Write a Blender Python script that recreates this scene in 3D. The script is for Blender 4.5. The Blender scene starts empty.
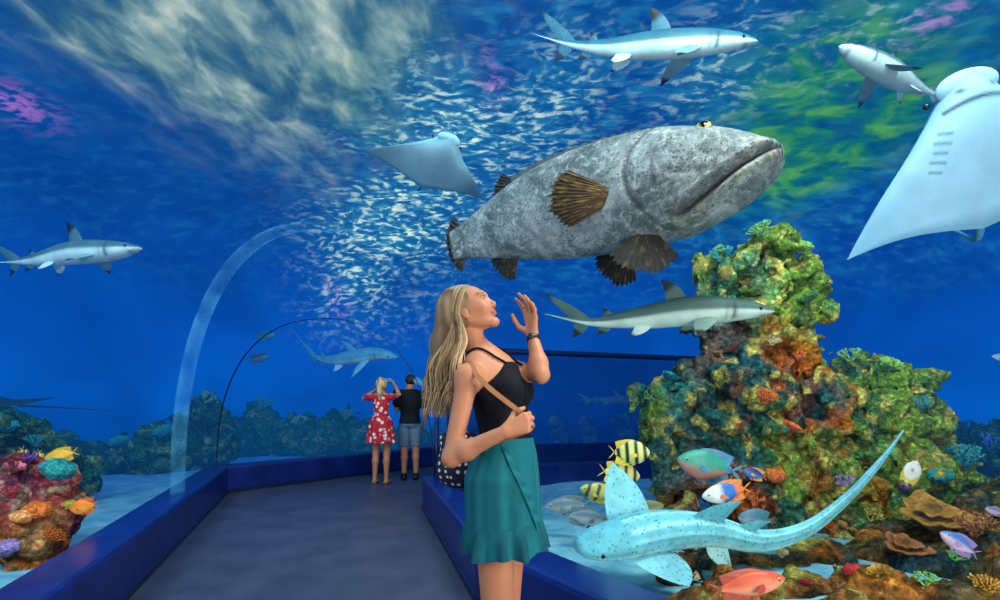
import bpy, math, random
import numpy as np
from mathutils import Vector, Matrix
from mathutils.bvhtree import BVHTree
random.seed(7); rng=np.random.default_rng(7)
SC=bpy.context.scene; COL=SC.collection
SC.view_settings.view_transform='Standard'
SC.view_settings.look='None'
FP=500.0; CZ=1.27; HY=403.0
A=lambda *v: np.array(v,float)
def P(px,py,Y): return A((px-500)/FP*Y, Y, CZ+(HY-py)/FP*Y)
def nrm(v): v=np.asarray(v,float); return v/max(np.linalg.norm(v),1e-9)
def S(r,g,b):
    f=lambda c:(c/255/12.92) if c/255<=.04045 else ((c/255+.055)/1.055)**2.4
    return A(f(r),f(g),f(b))
# ------------------------------------------------------------ objects
ORG={}
def tag(o,label=None,cat=None,group=None,kind=None):
    if label: o['label']=label
    if cat: o['category']=cat
    if group: o['group']=group
    if kind: o['kind']=kind
    return o
def thing(name,label,cat,loc,group=None):
    o=bpy.data.objects.new(name,None); COL.objects.link(o); o.location=tuple(loc); o.empty_display_size=.05
    ORG[o.name]=A(*loc); return tag(o,label,cat,group)
def mobj(name,V,F,mat,parent=None,col=None,smooth=True,label=None,cat=None,group=None,kind=None,base=False):
    V=np.asarray(V,float)
    if parent is not None: org=ORG[parent.name]
    elif base: org=A(0,0,0)
    else: org=(V.min(0)+V.max(0))/2
    me=bpy.data.meshes.new(name)
    me.from_pydata((V-org).tolist(),[],F.tolist() if isinstance(F,np.ndarray) else F)
    if col is not None:
        at=me.color_attributes.new('col','FLOAT_COLOR','POINT')
        c=np.ones((len(V),4),np.float32); cc=np.asarray(col,float); c[:,:cc.shape[1]]=cc
        at.data.foreach_set('color',c.ravel())
    if smooth: me.polygons.foreach_set('use_smooth',[True]*len(me.polygons))
    me.materials.append(mat); me.update()
    o=bpy.data.objects.new(name,me); COL.objects.link(o)
    if parent is not None: o.parent=parent
    else: o.location=tuple(org)
    ORG[o.name]=org
    return tag(o,label,cat,group,kind)
# ------------------------------------------------------------ SDF
def cone(a,b,ra,rb,k=.02): return ['cone',(A(*a),A(*b),ra,rb),k,1]
def ell(c,r,R=None,k=.02,sg=1):
    R=np.eye(3) if R is None else np.column_stack([nrm(x) for x in R])
    return ['ell',(A(*c),A(*r),R),k,sg]
def grow(pr,o):
    out=[]
    for kd,d,k,sg in pr:
        if kd=='cone': out.append([kd,(d[0],d[1],d[2]+o,d[3]+o),k,sg])
        else: out.append([kd,(d[0],d[1]+o,d[2]),k,sg])
    return out
def bb(p):
    kd,d,k,sg=p
    if kd=='cone':
        r=max(d[2],d[3]); return np.minimum(d[0],d[1])-r, np.maximum(d[0],d[1])+r
    r=d[1].max(); return d[0]-r,d[0]+r
def ev(p,X,Y,Z):
    kd,d,k,sg=p
    if kd=='cone':
        a,b,ra,rb=d; ba=b-a; q=max(ba@ba,1e-9)
        x=X-a[0]; y=Y-a[1]; z=Z-a[2]
        t=np.clip((x*ba[0]+y*ba[1]+z*ba[2])/q,0,1)
        return np.sqrt((x-t*ba[0])**2+(y-t*ba[1])**2+(z-t*ba[2])**2)-(ra+(rb-ra)*t)
    c,r,R=d; x=X-c[0]; y=Y-c[1]; z=Z-c[2]; k0=0; k1=0
    for i in range(3):
        q=(x*R[0,i]+y*R[1,i]+z*R[2,i])/r[i]; k0=k0+q*q; k1=k1+(q/r[i])**2
    k0=np.sqrt(k0); return k0*(k0-1)/np.maximum(np.sqrt(k1),1e-6)
def sdf_mesh(prims,h,clips=(),noise=None,pad=.03):
    lo=np.min([bb(p)[0] for p in prims if p[3]>0],0)-pad-2*h; hi=np.max([bb(p)[1] for p in prims if p[3]>0],0)+pad+2*h
    n=np.ceil((hi-lo)/h).astype(int)+1
    ax=[(lo[i]+h*np.arange(n[i])).astype(np.float32) for i in range(3)]
    D=np.full(tuple(n),1.0,np.float32)
    for p in prims:
        k=max(p[2],1e-4); a,b=bb(p); m=k+3*h+(pad if noise else 0)
        i0=np.clip(np.floor((a-m-lo)/h).astype(int),0,n-1); i1=np.clip(np.ceil((b+m-lo)/h).astype(int)+1,1,n)
        sl=tuple(slice(i0[i],i1[i]) for i in range(3))
        X=ax[0][sl[0]][:,None,None];Y=ax[1][sl[1]][None,:,None];Z=ax[2][sl[2]][None,None,:]
        d=ev(p,X,Y,Z).astype(np.float32); Q=D[sl]
        if p[3]>0:
            hh=np.maximum(k-np.abs(Q-d),0)/k; D[sl]=np.minimum(Q,d)-hh*hh*k*.25
        else:
            d=-d; hh=np.maximum(k-np.abs(Q-d),0)/k; D[sl]=np.maximum(Q,d)+hh*hh*k*.25
    X=ax[0][:,None,None];Y=ax[1][None,:,None];Z=ax[2][None,None,:]
    if noise is not None: D=D+noise(X,Y,Z).astype(np.float32)
    for f in clips: D=np.maximum(D,f(X,Y,Z)).astype(np.float32)
    D[0]=D[-1]=1; D[:,0]=D[:,-1]=1; D[:,:,0]=D[:,:,-1]=1
    s=D<0; nx,ny,nz=D.shape
    cnt=np.zeros((nx-1,ny-1,nz-1),np.int8)
    for i in (0,1):
        for j in (0,1):
            for k in (0,1): cnt+=s[i:nx-1+i,j:ny-1+j,k:nz-1+k]
    act=(cnt>0)&(cnt<8); ijk=np.argwhere(act); N=len(ijk)
    idx=np.full(act.shape,-1,np.int64); idx[act]=np.arange(N)
    acc=np.zeros((N,3)); num=np.zeros(N)
    cs=[(i,j,k) for i in (0,1) for j in (0,1) for k in (0,1)]
    for a in cs:
        for b in cs:
            if sum(abs(a[i]-b[i]) for i in range(3))==1 and a<b:
                da=D[ijk[:,0]+a[0],ijk[:,1]+a[1],ijk[:,2]+a[2]]; db=D[ijk[:,0]+b[0],ijk[:,1]+b[1],ijk[:,2]+b[2]]
                m=(da<0)!=(db<0); t=np.zeros(N); t[m]=da[m]/(da[m]-db[m])
                acc[m]+=A(*a)+t[m][:,None]*(A(*b)-A(*a)); num[m]+=1
    V=lo+h*(ijk+acc/num[:,None]); FS=[]
    for x in range(3):
        a1=(x+1)%3;a2=(x+2)%3
        sa=np.take(s,np.arange(s.shape[x]-1),x); sb=np.take(s,np.arange(1,s.shape[x]),x)
        e=np.argwhere(sa!=sb); e=e[(e[:,a1]>0)&(e[:,a2]>0)&(e[:,a1]<s.shape[a1]-1)&(e[:,a2]<s.shape[a2]-1)]
        ins=sa[e[:,0],e[:,1],e[:,2]]
        def cell(o1,o2):
            q=e.copy(); q[:,a1]+=o1; q[:,a2]+=o2; return idx[q[:,0],q[:,1],q[:,2]]
        Q=np.stack([cell(-1,-1),cell(0,-1),cell(0,0),cell(-1,0)],1); Q[~ins]=Q[~ins][:,::-1]; FS.append(Q)
    return V,np.concatenate(FS)
def vn(x,y,z,seed=0):
    x,y,z=np.broadcast_arrays(x,y,z); i=np.floor(x).astype(np.int64);j=np.floor(y).astype(np.int64);k=np.floor(z).astype(np.int64)
    u=x-i;v=y-j;w=z-k; u=u*u*(3-2*u);v=v*v*(3-2*v);w=w*w*(3-2*w)
    def H(a,b,c):
        n=(a*374761393+b*668265263+c*1274126177+seed*974634777)&0x7fffffff
        n=((n^(n>>13))*1274126177)&0x7fffffff
        n=((n^(n>>15))*668265263)&0x7fffffff
        return ((n^(n>>16))&0xffff)/32767.5-1
    r=0
    for a in (0,1):
        for b in (0,1):
            for c in (0,1):
                r=r+H(i+a,j+b,k+c)*(u if a else 1-u)*(v if b else 1-v)*(w if c else 1-w)
    return r
def fbm(x,y,z,f,o=4,seed=0):
    r=0;a=1;t=0
    for q in range(o): r=r+a*vn(x*f,y*f,z*f,seed+q); t+=a; a*=.5; f*=2.03
    return r/t
# ------------------------------------------------------------ mesh builder
class MB:
    def __init__(s): s.V=[];s.F=[];s.C=[];s.n=0
    def add(s,V,F,C):
        V=np.asarray(V,float).reshape(-1,3); C=np.asarray(C,float)
        if C.ndim==1: C=np.tile(C[:3],(len(V),1))
        s.V.append(V);s.C.append(C);s.F+=[tuple(int(i)+s.n for i in f) for f in F]; s.n+=len(V)
    def obj(s,name,mat,parent=None,**k):
        return mobj(name,np.concatenate(s.V),s.F,mat,parent,np.concatenate(s.C),**k)
def gridF(n,m,wrap=False):
    F=[]
    for i in range(n-1):
        for j in range(m if wrap else m-1):
            F.append((i*m+j,i*m+(j+1)%m,(i+1)*m+(j+1)%m,(i+1)*m+j))
    return F
def catmull(pts,n):
    p=np.asarray(pts,float)
    if len(p)==2: return p[0]+(p[1]-p[0])*np.linspace(0,1,n)[:,None]
    q=np.vstack([2*p[0]-p[1],p,2*p[-1]-p[-2]])
    L=np.r_[0,np.cumsum(np.linalg.norm(np.diff(p,axis=0),axis=1))]; T=np.linspace(0,L[-1],n); out=[]
    for t in T:
        i=min(max(np.searchsorted(L,t,side='right')-1,0),len(p)-2); u=(t-L[i])/max(L[i+1]-L[i],1e-9)
        a,b,c,d=q[i:i+4]; out.append(.5*((2*b)+(-a+c)*u+(2*a-5*b+4*c-d)*u*u+(-a+3*b-3*c+d)*u**3))
    return np.array(out)
def frames(C,up=(0,0,1)):
    T=np.gradient(C,axis=0); T/=np.linalg.norm(T,axis=1)[:,None]+1e-12
    S_=np.cross(T,np.asarray(up,float)); S_/=np.linalg.norm(S_,axis=1)[:,None]+1e-9
    return T,S_,np.cross(S_,T)
def tube(mb,pts,rad,col,seg=8,n=None,up=(0,0,1)):
    C=catmull(pts,n) if n else np.asarray(pts,float); n=len(C)
    r=np.interp(np.linspace(0,1,n),np.linspace(0,1,len(rad)),rad) if hasattr(rad,'__len__') else np.full(n,rad)
    if abs(nrm(C[-1]-C[0])@nrm(up))>.97: up=(.13,.97,.1)
    T,R,U=frames(C,up); th=np.linspace(0,2*math.pi,seg,endpoint=False)
    V=C[:,None]+r[:,None,None]*(np.cos(th)[None,:,None]*R[:,None]+np.sin(th)[None,:,None]*U[:,None])
    V=np.vstack([V.reshape(-1,3),C[0],C[-1]]); F=gridF(n,seg,True)
    F+=[(j,n*seg,(j+1)%seg) for j in range(seg)]+[((n-1)*seg+j,(n-1)*seg+(j+1)%seg,n*seg+1) for j in range(seg)]
    if np.ndim(col)==2: c=np.repeat(col,seg,0); c=np.vstack([c,col[0],col[-1]])
    else: c=col
    mb.add(V,F,c)
def sphere(mb,c,r,col,n=12,R=None,front=None):
    th=np.linspace(0,math.pi,n); ph=np.linspace(0,2*math.pi,2*n,endpoint=False)
    V=np.stack([np.sin(th)[:,None]*np.cos(ph),np.sin(th)[:,None]*np.sin(ph),np.cos(th)[:,None]+0*ph],-1).reshape(-1,3)
    d=V.copy(); rr=A(*r) if hasattr(r,'__len__') else A(r,r,r); V=V*rr
    if R is not None: V=V@np.array([nrm(x) for x in R]); d=d@np.array([nrm(x) for x in R])
    C=col(d) if callable(col) else col
    mb.add(V+c,gridF(n,2*n,True),C)
def loft(mb,C,Rr,U,hw,ht,hb,colf,seg=24,disp=None,pw=1.0):
    n=len(C); th=np.linspace(0,2*math.pi,seg,endpoint=False)
    co=np.cos(th); si=np.sin(th)
    cp=np.sign(co)*np.abs(co)**pw
    H=np.where(si[None]>0,ht[:,None],hb[:,None])*si[None]; W=hw[:,None]*cp[None]
    if disp is not None: W,H=disp(W,H)
    V=C[:,None]+W[...,None]*Rr[:,None]+H[...,None]*U[:,None]
    s=np.linspace(0,1,n); Sg=np.repeat(s[:,None],seg,1); c=colf(Sg.ravel(),np.tile(si,n),np.tile(co,n))
    V=np.vstack([V.reshape(-1,3),C[0],C[-1]]); c=np.vstack([c,c[:1],c[-1:]])
    F=gridF(n,seg,True)+[(j,n*seg,(j+1)%seg) for j in range(seg)]+[((n-1)*seg+j,(n-1)*seg+(j+1)%seg,n*seg+1) for j in range(seg)]
    mb.add(V,F,c)
def bez(a,b,c,n): t=np.linspace(0,1,n)[:,None]; return (1-t)**2*a+2*t*(1-t)*b+t*t*c
def fin(mb,rl,rt,tip,lc,tc,th,colf,nv=12,nu=8):
    rl,rt,tip,lc,tc=[np.asarray(x,float) for x in (rl,rt,tip,lc,tc)]
    Lc=bez(rl,lc,tip,nv); Tc=bez(rt,tc,tip,nv); u=np.linspace(0,1,nu)
    N=nrm(np.cross(rt-rl,tip-rl)); v=np.linspace(0,1,nv)
    base=Lc[:,None]*(1-u)[None,:,None]+Tc[:,None]*u[None,:,None]
    off=(th*np.sin(math.pi*u)[None]*(1-.85*v)[:,None])[...,None]*N
    uu=np.tile(u,nv); vv=np.repeat(v,nu); c=colf(uu,vv)
    for sg in (1,-1):
        F=gridF(nv,nu)
        if sg<0: F=[f[::-1] for f in F]
        mb.add((base+sg*off).reshape(-1,3),F,c)
def paddle(mb,root,d,w,L,Wd,th,colf,rays=9,root_w=.35,cup=0.,rag=0.):
    d=nrm(d); w=nrm(w-(w@d)*d); N=np.cross(d,w); nv=20;nu=61
    v=np.linspace(0,1,nv); u=np.linspace(-1,1,nu)
    ang=u*math.atan2(Wd,L*.62); Lr=L*(1-.26*u*u)*(1-(.03+rag)*np.abs(np.sin(u*math.pi*rays*.5)))*(1+rag*.8*vn(u*7,u*0+L*9,u*0,3))
    X=root+(root_w*Wd*u[None,:,None]*w)+(v[:,None]*(Lr*np.cos(ang))[None])[...,None]*d+(v[:,None]*(Lr*np.sin(ang))[None])[...,None]*w
    rip=th*.5*np.sin(u*math.pi*rays)[None]*v[:,None]+cup*L*(v**2)[:,None]*(1-.5*u*u)[None]
    uu=np.tile(u,nv);vv=np.repeat(v,nu)
    for sg in (1,-1):
        off=(sg*th*(1-.8*v)[:,None]*np.sqrt(1-u*u*.999)[None]+rip)[...,None]*N
        F=gridF(nv,nu)
        if sg<0: F=[f[::-1] for f in F]
        mb.add((X+off).reshape(-1,3),F,colf(uu,vv))
def mixc(a,b,t): t=np.clip(np.asarray(t,float),0,1)[...,None]; return a*(1-t)+b*t
def prof(s,xs,ys):
    y=np.interp(s,xs,ys); k=max(len(s)//24,1)
    yp=np.r_[y[:1].repeat(k),y,y[-1:].repeat(k)]; ys2=np.convolve(yp,np.ones(2*k+1)/(2*k+1),'valid')
    w=np.clip(s/.05,0,1); return y*(1-w)+ys2*w
# ------------------------------------------------------------ materials
class NT:
    def __init__(s,name):
        s.m=bpy.data.materials.new(name); s.m.use_nodes=True; s.t=s.m.node_tree; s.t.nodes.clear()
        s.out=s.n('ShaderNodeOutputMaterial')
    def n(s,ty,ins=None,**at):
        x=s.t.nodes.new(ty)
        for k,v in at.items(): setattr(x,k,v)
        for k,v in (ins or {}).items(): s.set(x,k,v)
        return x
    def set(s,x,k,v):
        i=x.inputs[k]
        if hasattr(v,'bl_idname') and hasattr(v,'outputs'): v=v.outputs[0]
        if isinstance(v,bpy.types.NodeSocket): s.t.links.new(v,i)
        elif isinstance(v,np.ndarray): i.default_value=tuple(v)+((1,) if len(v)==3 and i.type=='RGBA' else ())
        else: i.default_value=v
    def math(s,op,a,b=0.,c=None,clamp=False):
        x=s.n('ShaderNodeMath',operation=op,use_clamp=clamp); s.set(x,0,a); s.set(x,1,b)
        if c is not None: s.set(x,2,c)
        return x.outputs[0]
    def mix(s,f,a,b,mode='MIX'):
        x=s.n('ShaderNodeMix',data_type='RGBA',blend_type=mode); s.set(x,0,f); s.set(x,6,a); s.set(x,7,b); return x.outputs[2]
    def ramp(s,f,stops):
        x=s.n('ShaderNodeValToRGB'); e=x.color_ramp.elements
        while len(e)<len(stops): e.new(.5)
        for q,(p,c) in zip(e,stops): q.position=p; q.color=(*c,1) if hasattr(c,'__len__') else (c,c,c,1)
        s.set(x,0,f); return x.outputs[0]
    def mr(s,v,a,b,c=0.,d=1.):
        x=s.n('ShaderNodeMapRange'); s.set(x,0,v); s.set(x,1,a); s.set(x,2,b); s.set(x,3,c); s.set(x,4,d); return x.outputs[0]
    def pos(s,sc=(1,1,1)):
        g=s.n('ShaderNodeNewGeometry'); v=s.n('ShaderNodeVectorMath',operation='MULTIPLY'); s.set(v,0,g.outputs['Position']); v.inputs[1].default_value=sc; return v.outputs[0]
    def noise(s,v,sc,det=4,dist=0.,rough=.5):
        x=s.n('ShaderNodeTexNoise',{'Scale':sc,'Detail':float(det),'Distortion':dist,'Roughness':rough}); s.set(x,'Vector',v); return x.outputs[0]
    def vor(s,v,sc,feat='F1',rand=1.):
        x=s.n('ShaderNodeTexVoronoi',{'Scale':sc,'Randomness':rand},feature=feat); s.set(x,'Vector',v); return x
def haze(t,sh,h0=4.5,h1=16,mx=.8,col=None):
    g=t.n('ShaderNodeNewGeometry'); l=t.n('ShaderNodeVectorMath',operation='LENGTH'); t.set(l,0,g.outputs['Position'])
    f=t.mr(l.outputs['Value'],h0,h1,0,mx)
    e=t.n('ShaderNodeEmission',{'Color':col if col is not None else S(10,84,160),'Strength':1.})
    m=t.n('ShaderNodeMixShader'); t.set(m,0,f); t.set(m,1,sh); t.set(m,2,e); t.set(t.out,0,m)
def obj_co(t): return t.n('ShaderNodeTexCoord').outputs['Object']
def vcmat(name,rough=.5,uw=True,nz=.15,nsc=12.,bump=.1,bsc=40.,spec=.4,spots=None,glow=0.,hz=.8,h0=4.5):
    t=NT(name); vc=t.n('ShaderNodeVertexColor',layer_name='col').outputs[0]; co=obj_co(t)
    n=t.noise(co,nsc,4); f=t.mr(n,.3,.7,1-nz,1+nz)
    c=t.mix(1.,vc,t.n('ShaderNodeCombineColor',{0:f,1:f,2:f}),'MULTIPLY')
    if spots:
        sc,th,scol,am=spots; v=t.vor(co,sc); m=t.mr(v.outputs['Distance'],th,th+.12,am,0)
        c=t.mix(m,c,scol)
    b=t.n('ShaderNodeBsdfPrincipled',{'Base Color':c,'Roughness':rough,'Specular IOR Level':spec})
    if glow: t.set(b,'Emission Color',c); t.set(b,'Emission Strength',glow)
    if bump:
        bp=t.n('ShaderNodeBump',{'Strength':bump,'Distance':.02}); t.set(bp,'Height',t.noise(co,bsc,5)); t.set(b,'Normal',bp)
    if uw: haze(t,b,mx=hz,h0=h0)
    else: t.set(t.out,0,b)
    return t.m
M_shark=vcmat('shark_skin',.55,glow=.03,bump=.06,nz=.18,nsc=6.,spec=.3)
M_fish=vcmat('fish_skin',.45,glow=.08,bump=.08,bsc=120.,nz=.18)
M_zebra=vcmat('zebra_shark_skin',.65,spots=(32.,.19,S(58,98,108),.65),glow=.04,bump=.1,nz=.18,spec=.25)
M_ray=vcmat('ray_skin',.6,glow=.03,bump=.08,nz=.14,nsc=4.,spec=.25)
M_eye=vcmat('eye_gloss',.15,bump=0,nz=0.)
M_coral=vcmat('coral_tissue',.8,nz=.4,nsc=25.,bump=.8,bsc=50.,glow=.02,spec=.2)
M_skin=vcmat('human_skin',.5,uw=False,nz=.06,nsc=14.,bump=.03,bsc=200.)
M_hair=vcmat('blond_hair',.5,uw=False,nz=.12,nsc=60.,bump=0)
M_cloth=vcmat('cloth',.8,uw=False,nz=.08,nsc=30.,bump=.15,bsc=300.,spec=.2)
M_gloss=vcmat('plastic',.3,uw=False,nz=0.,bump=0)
def mat_grouper():
    t=NT('grouper_skin'); vc=t.n('ShaderNodeVertexColor',layer_name='col').outputs[0]; co=obj_co(t)
    sp=t.n('ShaderNodeSeparateColor'); t.set(sp,0,vc); body=t.mr(sp.outputs[2],.05,.16,0,1)
    n=t.noise(co,3.0,7,.9,.62); m=t.mr(n,.42,.6,0,1)
    c=t.mix(m,t.mix(1.,vc,S(140,156,160),'MULTIPLY'),vc)
    n3=t.noise(co,6.,7,.8,.7); c=t.mix(t.mr(n3,.48,.62,0,.65),c,S(78,90,92))
    n2=t.noise(co,15.,7,.6,.75); c=t.mix(t.mr(n2,.5,.64,0,.6),c,S(192,202,194))
    v=t.vor(co,36.); k=t.math('MULTIPLY',t.mr(v.outputs['Distance'],.18,.38,1,0),t.mr(t.noise(co,5.,2),.40,.56,0,.8)); c=t.mix(k,c,S(42,48,50))
    v2=t.vor(co,80.); c=t.mix(t.mr(v2.outputs['Distance'],.2,.5,.35,0),c,S(56,66,70))
    c=t.mix(body,vc,c)
    b=t.n('ShaderNodeBsdfPrincipled',{'Base Color':c,'Roughness':.5,'Specular IOR Level':.35,'Emission Color':c,'Emission Strength':.03})
    bp=t.n('ShaderNodeBump',{'Strength':.7,'Distance':.03}); t.set(bp,'Height',t.noise(co,14.,8,.3,.72)); t.set(b,'Normal',bp)
    haze(t,b,h0=5,mx=.5); return t.m
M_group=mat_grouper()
def mat_rock(name,a=.5):
    t=NT(name); vc=t.n('ShaderNodeVertexColor',layer_name='col').outputs[0]; p=t.pos()
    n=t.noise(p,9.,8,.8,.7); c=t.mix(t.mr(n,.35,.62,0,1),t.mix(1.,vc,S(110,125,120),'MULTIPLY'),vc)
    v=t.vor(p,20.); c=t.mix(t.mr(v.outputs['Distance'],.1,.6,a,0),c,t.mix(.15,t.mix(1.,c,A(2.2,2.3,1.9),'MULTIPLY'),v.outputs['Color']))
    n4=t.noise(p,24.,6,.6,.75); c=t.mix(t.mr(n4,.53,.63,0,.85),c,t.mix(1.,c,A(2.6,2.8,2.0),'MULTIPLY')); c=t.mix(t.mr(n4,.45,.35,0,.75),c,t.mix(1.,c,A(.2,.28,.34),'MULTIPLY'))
    b=t.n('ShaderNodeBsdfPrincipled',{'Base Color':c,'Roughness':.9,'Specular IOR Level':.15})
    hgt=t.math('ADD',t.noise(p,20.,8,.5,.78),t.math('MULTIPLY',t.vor(p,22.).outputs['Distance'],-.8))
    bp=t.n('ShaderNodeBump',{'Strength':1.,'Distance':.09}); t.set(bp,'Height',hgt); t.set(b,'Normal',bp)
    haze(t,b,h0=5.8,h1=14,mx=.78,col=S(8,74,128)); return t.m
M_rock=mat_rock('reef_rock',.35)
def simple(name,c,rough=.5,bump=0,bs=40,c2=None,spec=.5,cs=3.):
    t=NT(name); p=t.pos(); col=c
    if c2 is not None: col=t.mix(t.mr(t.noise(p,cs,5),.35,.65,0,1),c,c2)
    b=t.n('ShaderNodeBsdfPrincipled',{'Base Color':col,'Roughness':rough,'Specular IOR Level':spec})
    if bump:
        bp=t.n('ShaderNodeBump',{'Strength':bump,'Distance':.01}); t.set(bp,'Height',t.noise(p,bs,4)); t.set(b,'Normal',bp)
    t.set(t.out,0,b); return t.m
M_floor=simple('tunnel_carpet',S(56,62,80),.42,.25,220,S(70,74,94),.5)
M_curb=simple('blue_painted_curb',S(14,38,110),.3,.05,20,S(10,28,88))
M_dark=simple('dark_joint',S(8,24,60),.4)
t=NT('sand'); p=t.pos(); b=t.n('ShaderNodeBsdfPrincipled',{'Base Color':t.mix(t.mr(t.noise(p,5.,6),.3,.7,0,1),S(70,140,165),S(125,188,200)),'Roughness':.9})
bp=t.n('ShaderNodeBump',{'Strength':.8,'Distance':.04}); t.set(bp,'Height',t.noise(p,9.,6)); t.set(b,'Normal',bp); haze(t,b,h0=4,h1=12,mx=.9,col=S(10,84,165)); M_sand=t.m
t=NT('acrylic_seam'); b=t.n('ShaderNodeBsdfPrincipled',{'Base Color':S(110,200,235),'Roughness':.3,'Emission Color':S(60,170,235),'Emission Strength':.25}); tr=t.n('ShaderNodeBsdfTransparent')
sx=t.n('ShaderNodeSeparateXYZ'); t.set(sx,0,t.pos()); f=t.math('MULTIPLY',t.mr(sx.outputs[0],-3.2,-1.0,.19,.02),t.mr(t.noise(t.pos(),4.5,4),.35,.65,.2,1.)); m=t.n('ShaderNodeMixShader',{0:f,1:tr,2:b}); t.set(t.out,0,m); M_seam=t.m
M_ring=simple('tunnel_ring',S(6,26,72),.35)
t=NT('tinted_acrylic'); b=t.n('ShaderNodeBsdfPrincipled',{'Base Color':S(8,44,104),'Roughness':.2,'Specular IOR Level':.3}); tr=t.n('ShaderNodeBsdfTransparent'); tr.inputs[0].default_value=(.72,.82,.9,1); m=t.n('ShaderNodeMixShader',{0:.34,1:tr,2:b}); t.set(t.out,0,m); M_tint=t.m
# ------------------------------------------------------------ camera
cd=bpy.data.cameras.new('camera'); cam=bpy.data.objects.new('camera',cd); COL.objects.link(cam)
ZM=1.0; ZX,ZY=500,300
cd.sensor_width=36; cd.lens=18*ZM; cd.shift_x=(ZX-500)/1000*ZM; cd.shift_y=(HY-ZY)/1000*ZM; cd.clip_start=.05; cd.clip_end=100
cam.location=(0,0,CZ); cam.rotation_euler=(math.pi/2,0,0); SC.camera=cam
# ------------------------------------------------------------ tank dome
RW=15.0; HC=5.6
def dome_profile(n=150):
    out=[]
    for q in np.linspace(0,1,n):
        if q<.5: out.append((q/.5*9.0,HC))
        elif q<.85:
            a=(q-.5)/.35*math.pi/2; out.append((9+(RW-9)*math.sin(a),2.4+(HC-2.4)*math.cos(a)))
        else: out.append((RW,2.4-(q-.85)/.15*2.6))
    return np.array(out)
pr=dome_profile(); nth=420; th=np.linspace(-math.radians(20),math.radians(200),nth)
V=np.stack([pr[:,0][:,None]*np.cos(th),pr[:,0][:,None]*np.sin(th),pr[:,1][:,None]+0*th],-1)
def domehit(px,py):
    d=P(px,py,1)-A(0,0,CZ)
    for s in np.linspace(1,25,2400):
        q=A(0,0,CZ)+d*s; r=math.hypot(q[0],q[1])
        z=np.interp(r,pr[:128,0],pr[:128,1])
        if r>=RW-.01 or q[2]>=z: return q
    return q
W=V.reshape(-1,3)
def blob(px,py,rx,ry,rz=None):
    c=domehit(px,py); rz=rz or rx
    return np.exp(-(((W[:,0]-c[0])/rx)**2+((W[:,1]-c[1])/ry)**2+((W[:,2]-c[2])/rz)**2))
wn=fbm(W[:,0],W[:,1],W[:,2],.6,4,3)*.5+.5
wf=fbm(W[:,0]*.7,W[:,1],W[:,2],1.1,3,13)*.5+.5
mr_=np.clip((1.1*blob(190,25,1.3,1.2,3)+1.1*blob(320,45,1.1,1.5,3)+.8*blob(90,30,.8,.8,3)+.8*blob(400,20,.7,1.2,3)+.65*blob(250,120,1.2,1.4,3)+.3*blob(320,170,.9,1.3,2))*(.4+1.1*wn),0,1)  # grey streak reflections, painted in as an emission mask
mg_=np.clip((1.0*blob(465,135,.8,1.5,3)+.9*blob(425,190,1.0,1.7,2)+1.0*blob(390,250,1.2,2,1.2)+.4*blob(560,90,.6,1.2,2)+.35*blob(720,70,.8,1.2,2)+.3*blob(870,40,.6,.8,2)+.55*blob(345,300,.9,2,.9)+.3*blob(540,140,.6,1.5,2))*np.clip(wf*2.4-.4,0,1.2),0,1)  # sparkle of light on the ripples, painted as a mask
mb_=np.clip((1.0*blob(815,70,1.0,1.3,3)+1.1*blob(800,150,1.2,2.0,2)+.8*blob(850,130,1.,1.5,2)+.3*blob(370,110,.5,1.,2))*(.6+wn),0,1)  # green reflection of the rock painted onto the water
mp_=np.clip(.8*blob(8,100,.4,.5,.7)+.5*blob(492,85,.18,.5,1)+.7*blob(940,14,.2,.35,1)+.4*blob(337,295,.22,.8,.7),0,1)  # purple light reflections painted as small patches
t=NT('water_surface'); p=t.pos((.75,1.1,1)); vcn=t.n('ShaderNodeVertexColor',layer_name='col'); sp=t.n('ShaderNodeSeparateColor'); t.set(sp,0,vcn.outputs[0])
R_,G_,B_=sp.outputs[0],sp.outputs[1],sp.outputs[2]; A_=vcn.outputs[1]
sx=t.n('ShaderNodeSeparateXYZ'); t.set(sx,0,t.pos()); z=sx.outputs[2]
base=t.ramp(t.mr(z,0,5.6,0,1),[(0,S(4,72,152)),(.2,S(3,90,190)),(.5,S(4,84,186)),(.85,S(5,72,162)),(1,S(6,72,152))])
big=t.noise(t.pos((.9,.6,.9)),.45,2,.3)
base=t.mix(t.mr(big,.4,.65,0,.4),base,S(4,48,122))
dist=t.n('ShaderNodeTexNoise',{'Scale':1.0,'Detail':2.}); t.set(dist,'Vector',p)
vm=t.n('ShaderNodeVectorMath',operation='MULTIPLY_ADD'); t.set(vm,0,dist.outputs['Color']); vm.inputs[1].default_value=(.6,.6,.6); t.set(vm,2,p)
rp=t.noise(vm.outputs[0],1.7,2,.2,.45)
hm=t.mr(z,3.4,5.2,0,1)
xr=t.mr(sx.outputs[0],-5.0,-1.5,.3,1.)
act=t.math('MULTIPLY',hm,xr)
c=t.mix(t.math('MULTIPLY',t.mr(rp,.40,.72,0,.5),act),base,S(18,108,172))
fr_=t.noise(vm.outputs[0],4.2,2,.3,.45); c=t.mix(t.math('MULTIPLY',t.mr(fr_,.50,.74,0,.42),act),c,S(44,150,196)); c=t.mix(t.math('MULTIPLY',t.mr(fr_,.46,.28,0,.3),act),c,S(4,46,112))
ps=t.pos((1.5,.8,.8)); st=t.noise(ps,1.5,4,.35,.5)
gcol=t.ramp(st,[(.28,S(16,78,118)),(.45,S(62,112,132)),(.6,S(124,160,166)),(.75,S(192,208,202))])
c=t.mix(t.math('MULTIPLY',R_,t.mr(st,.3,.62,.6,1)),c,gcol)
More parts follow.
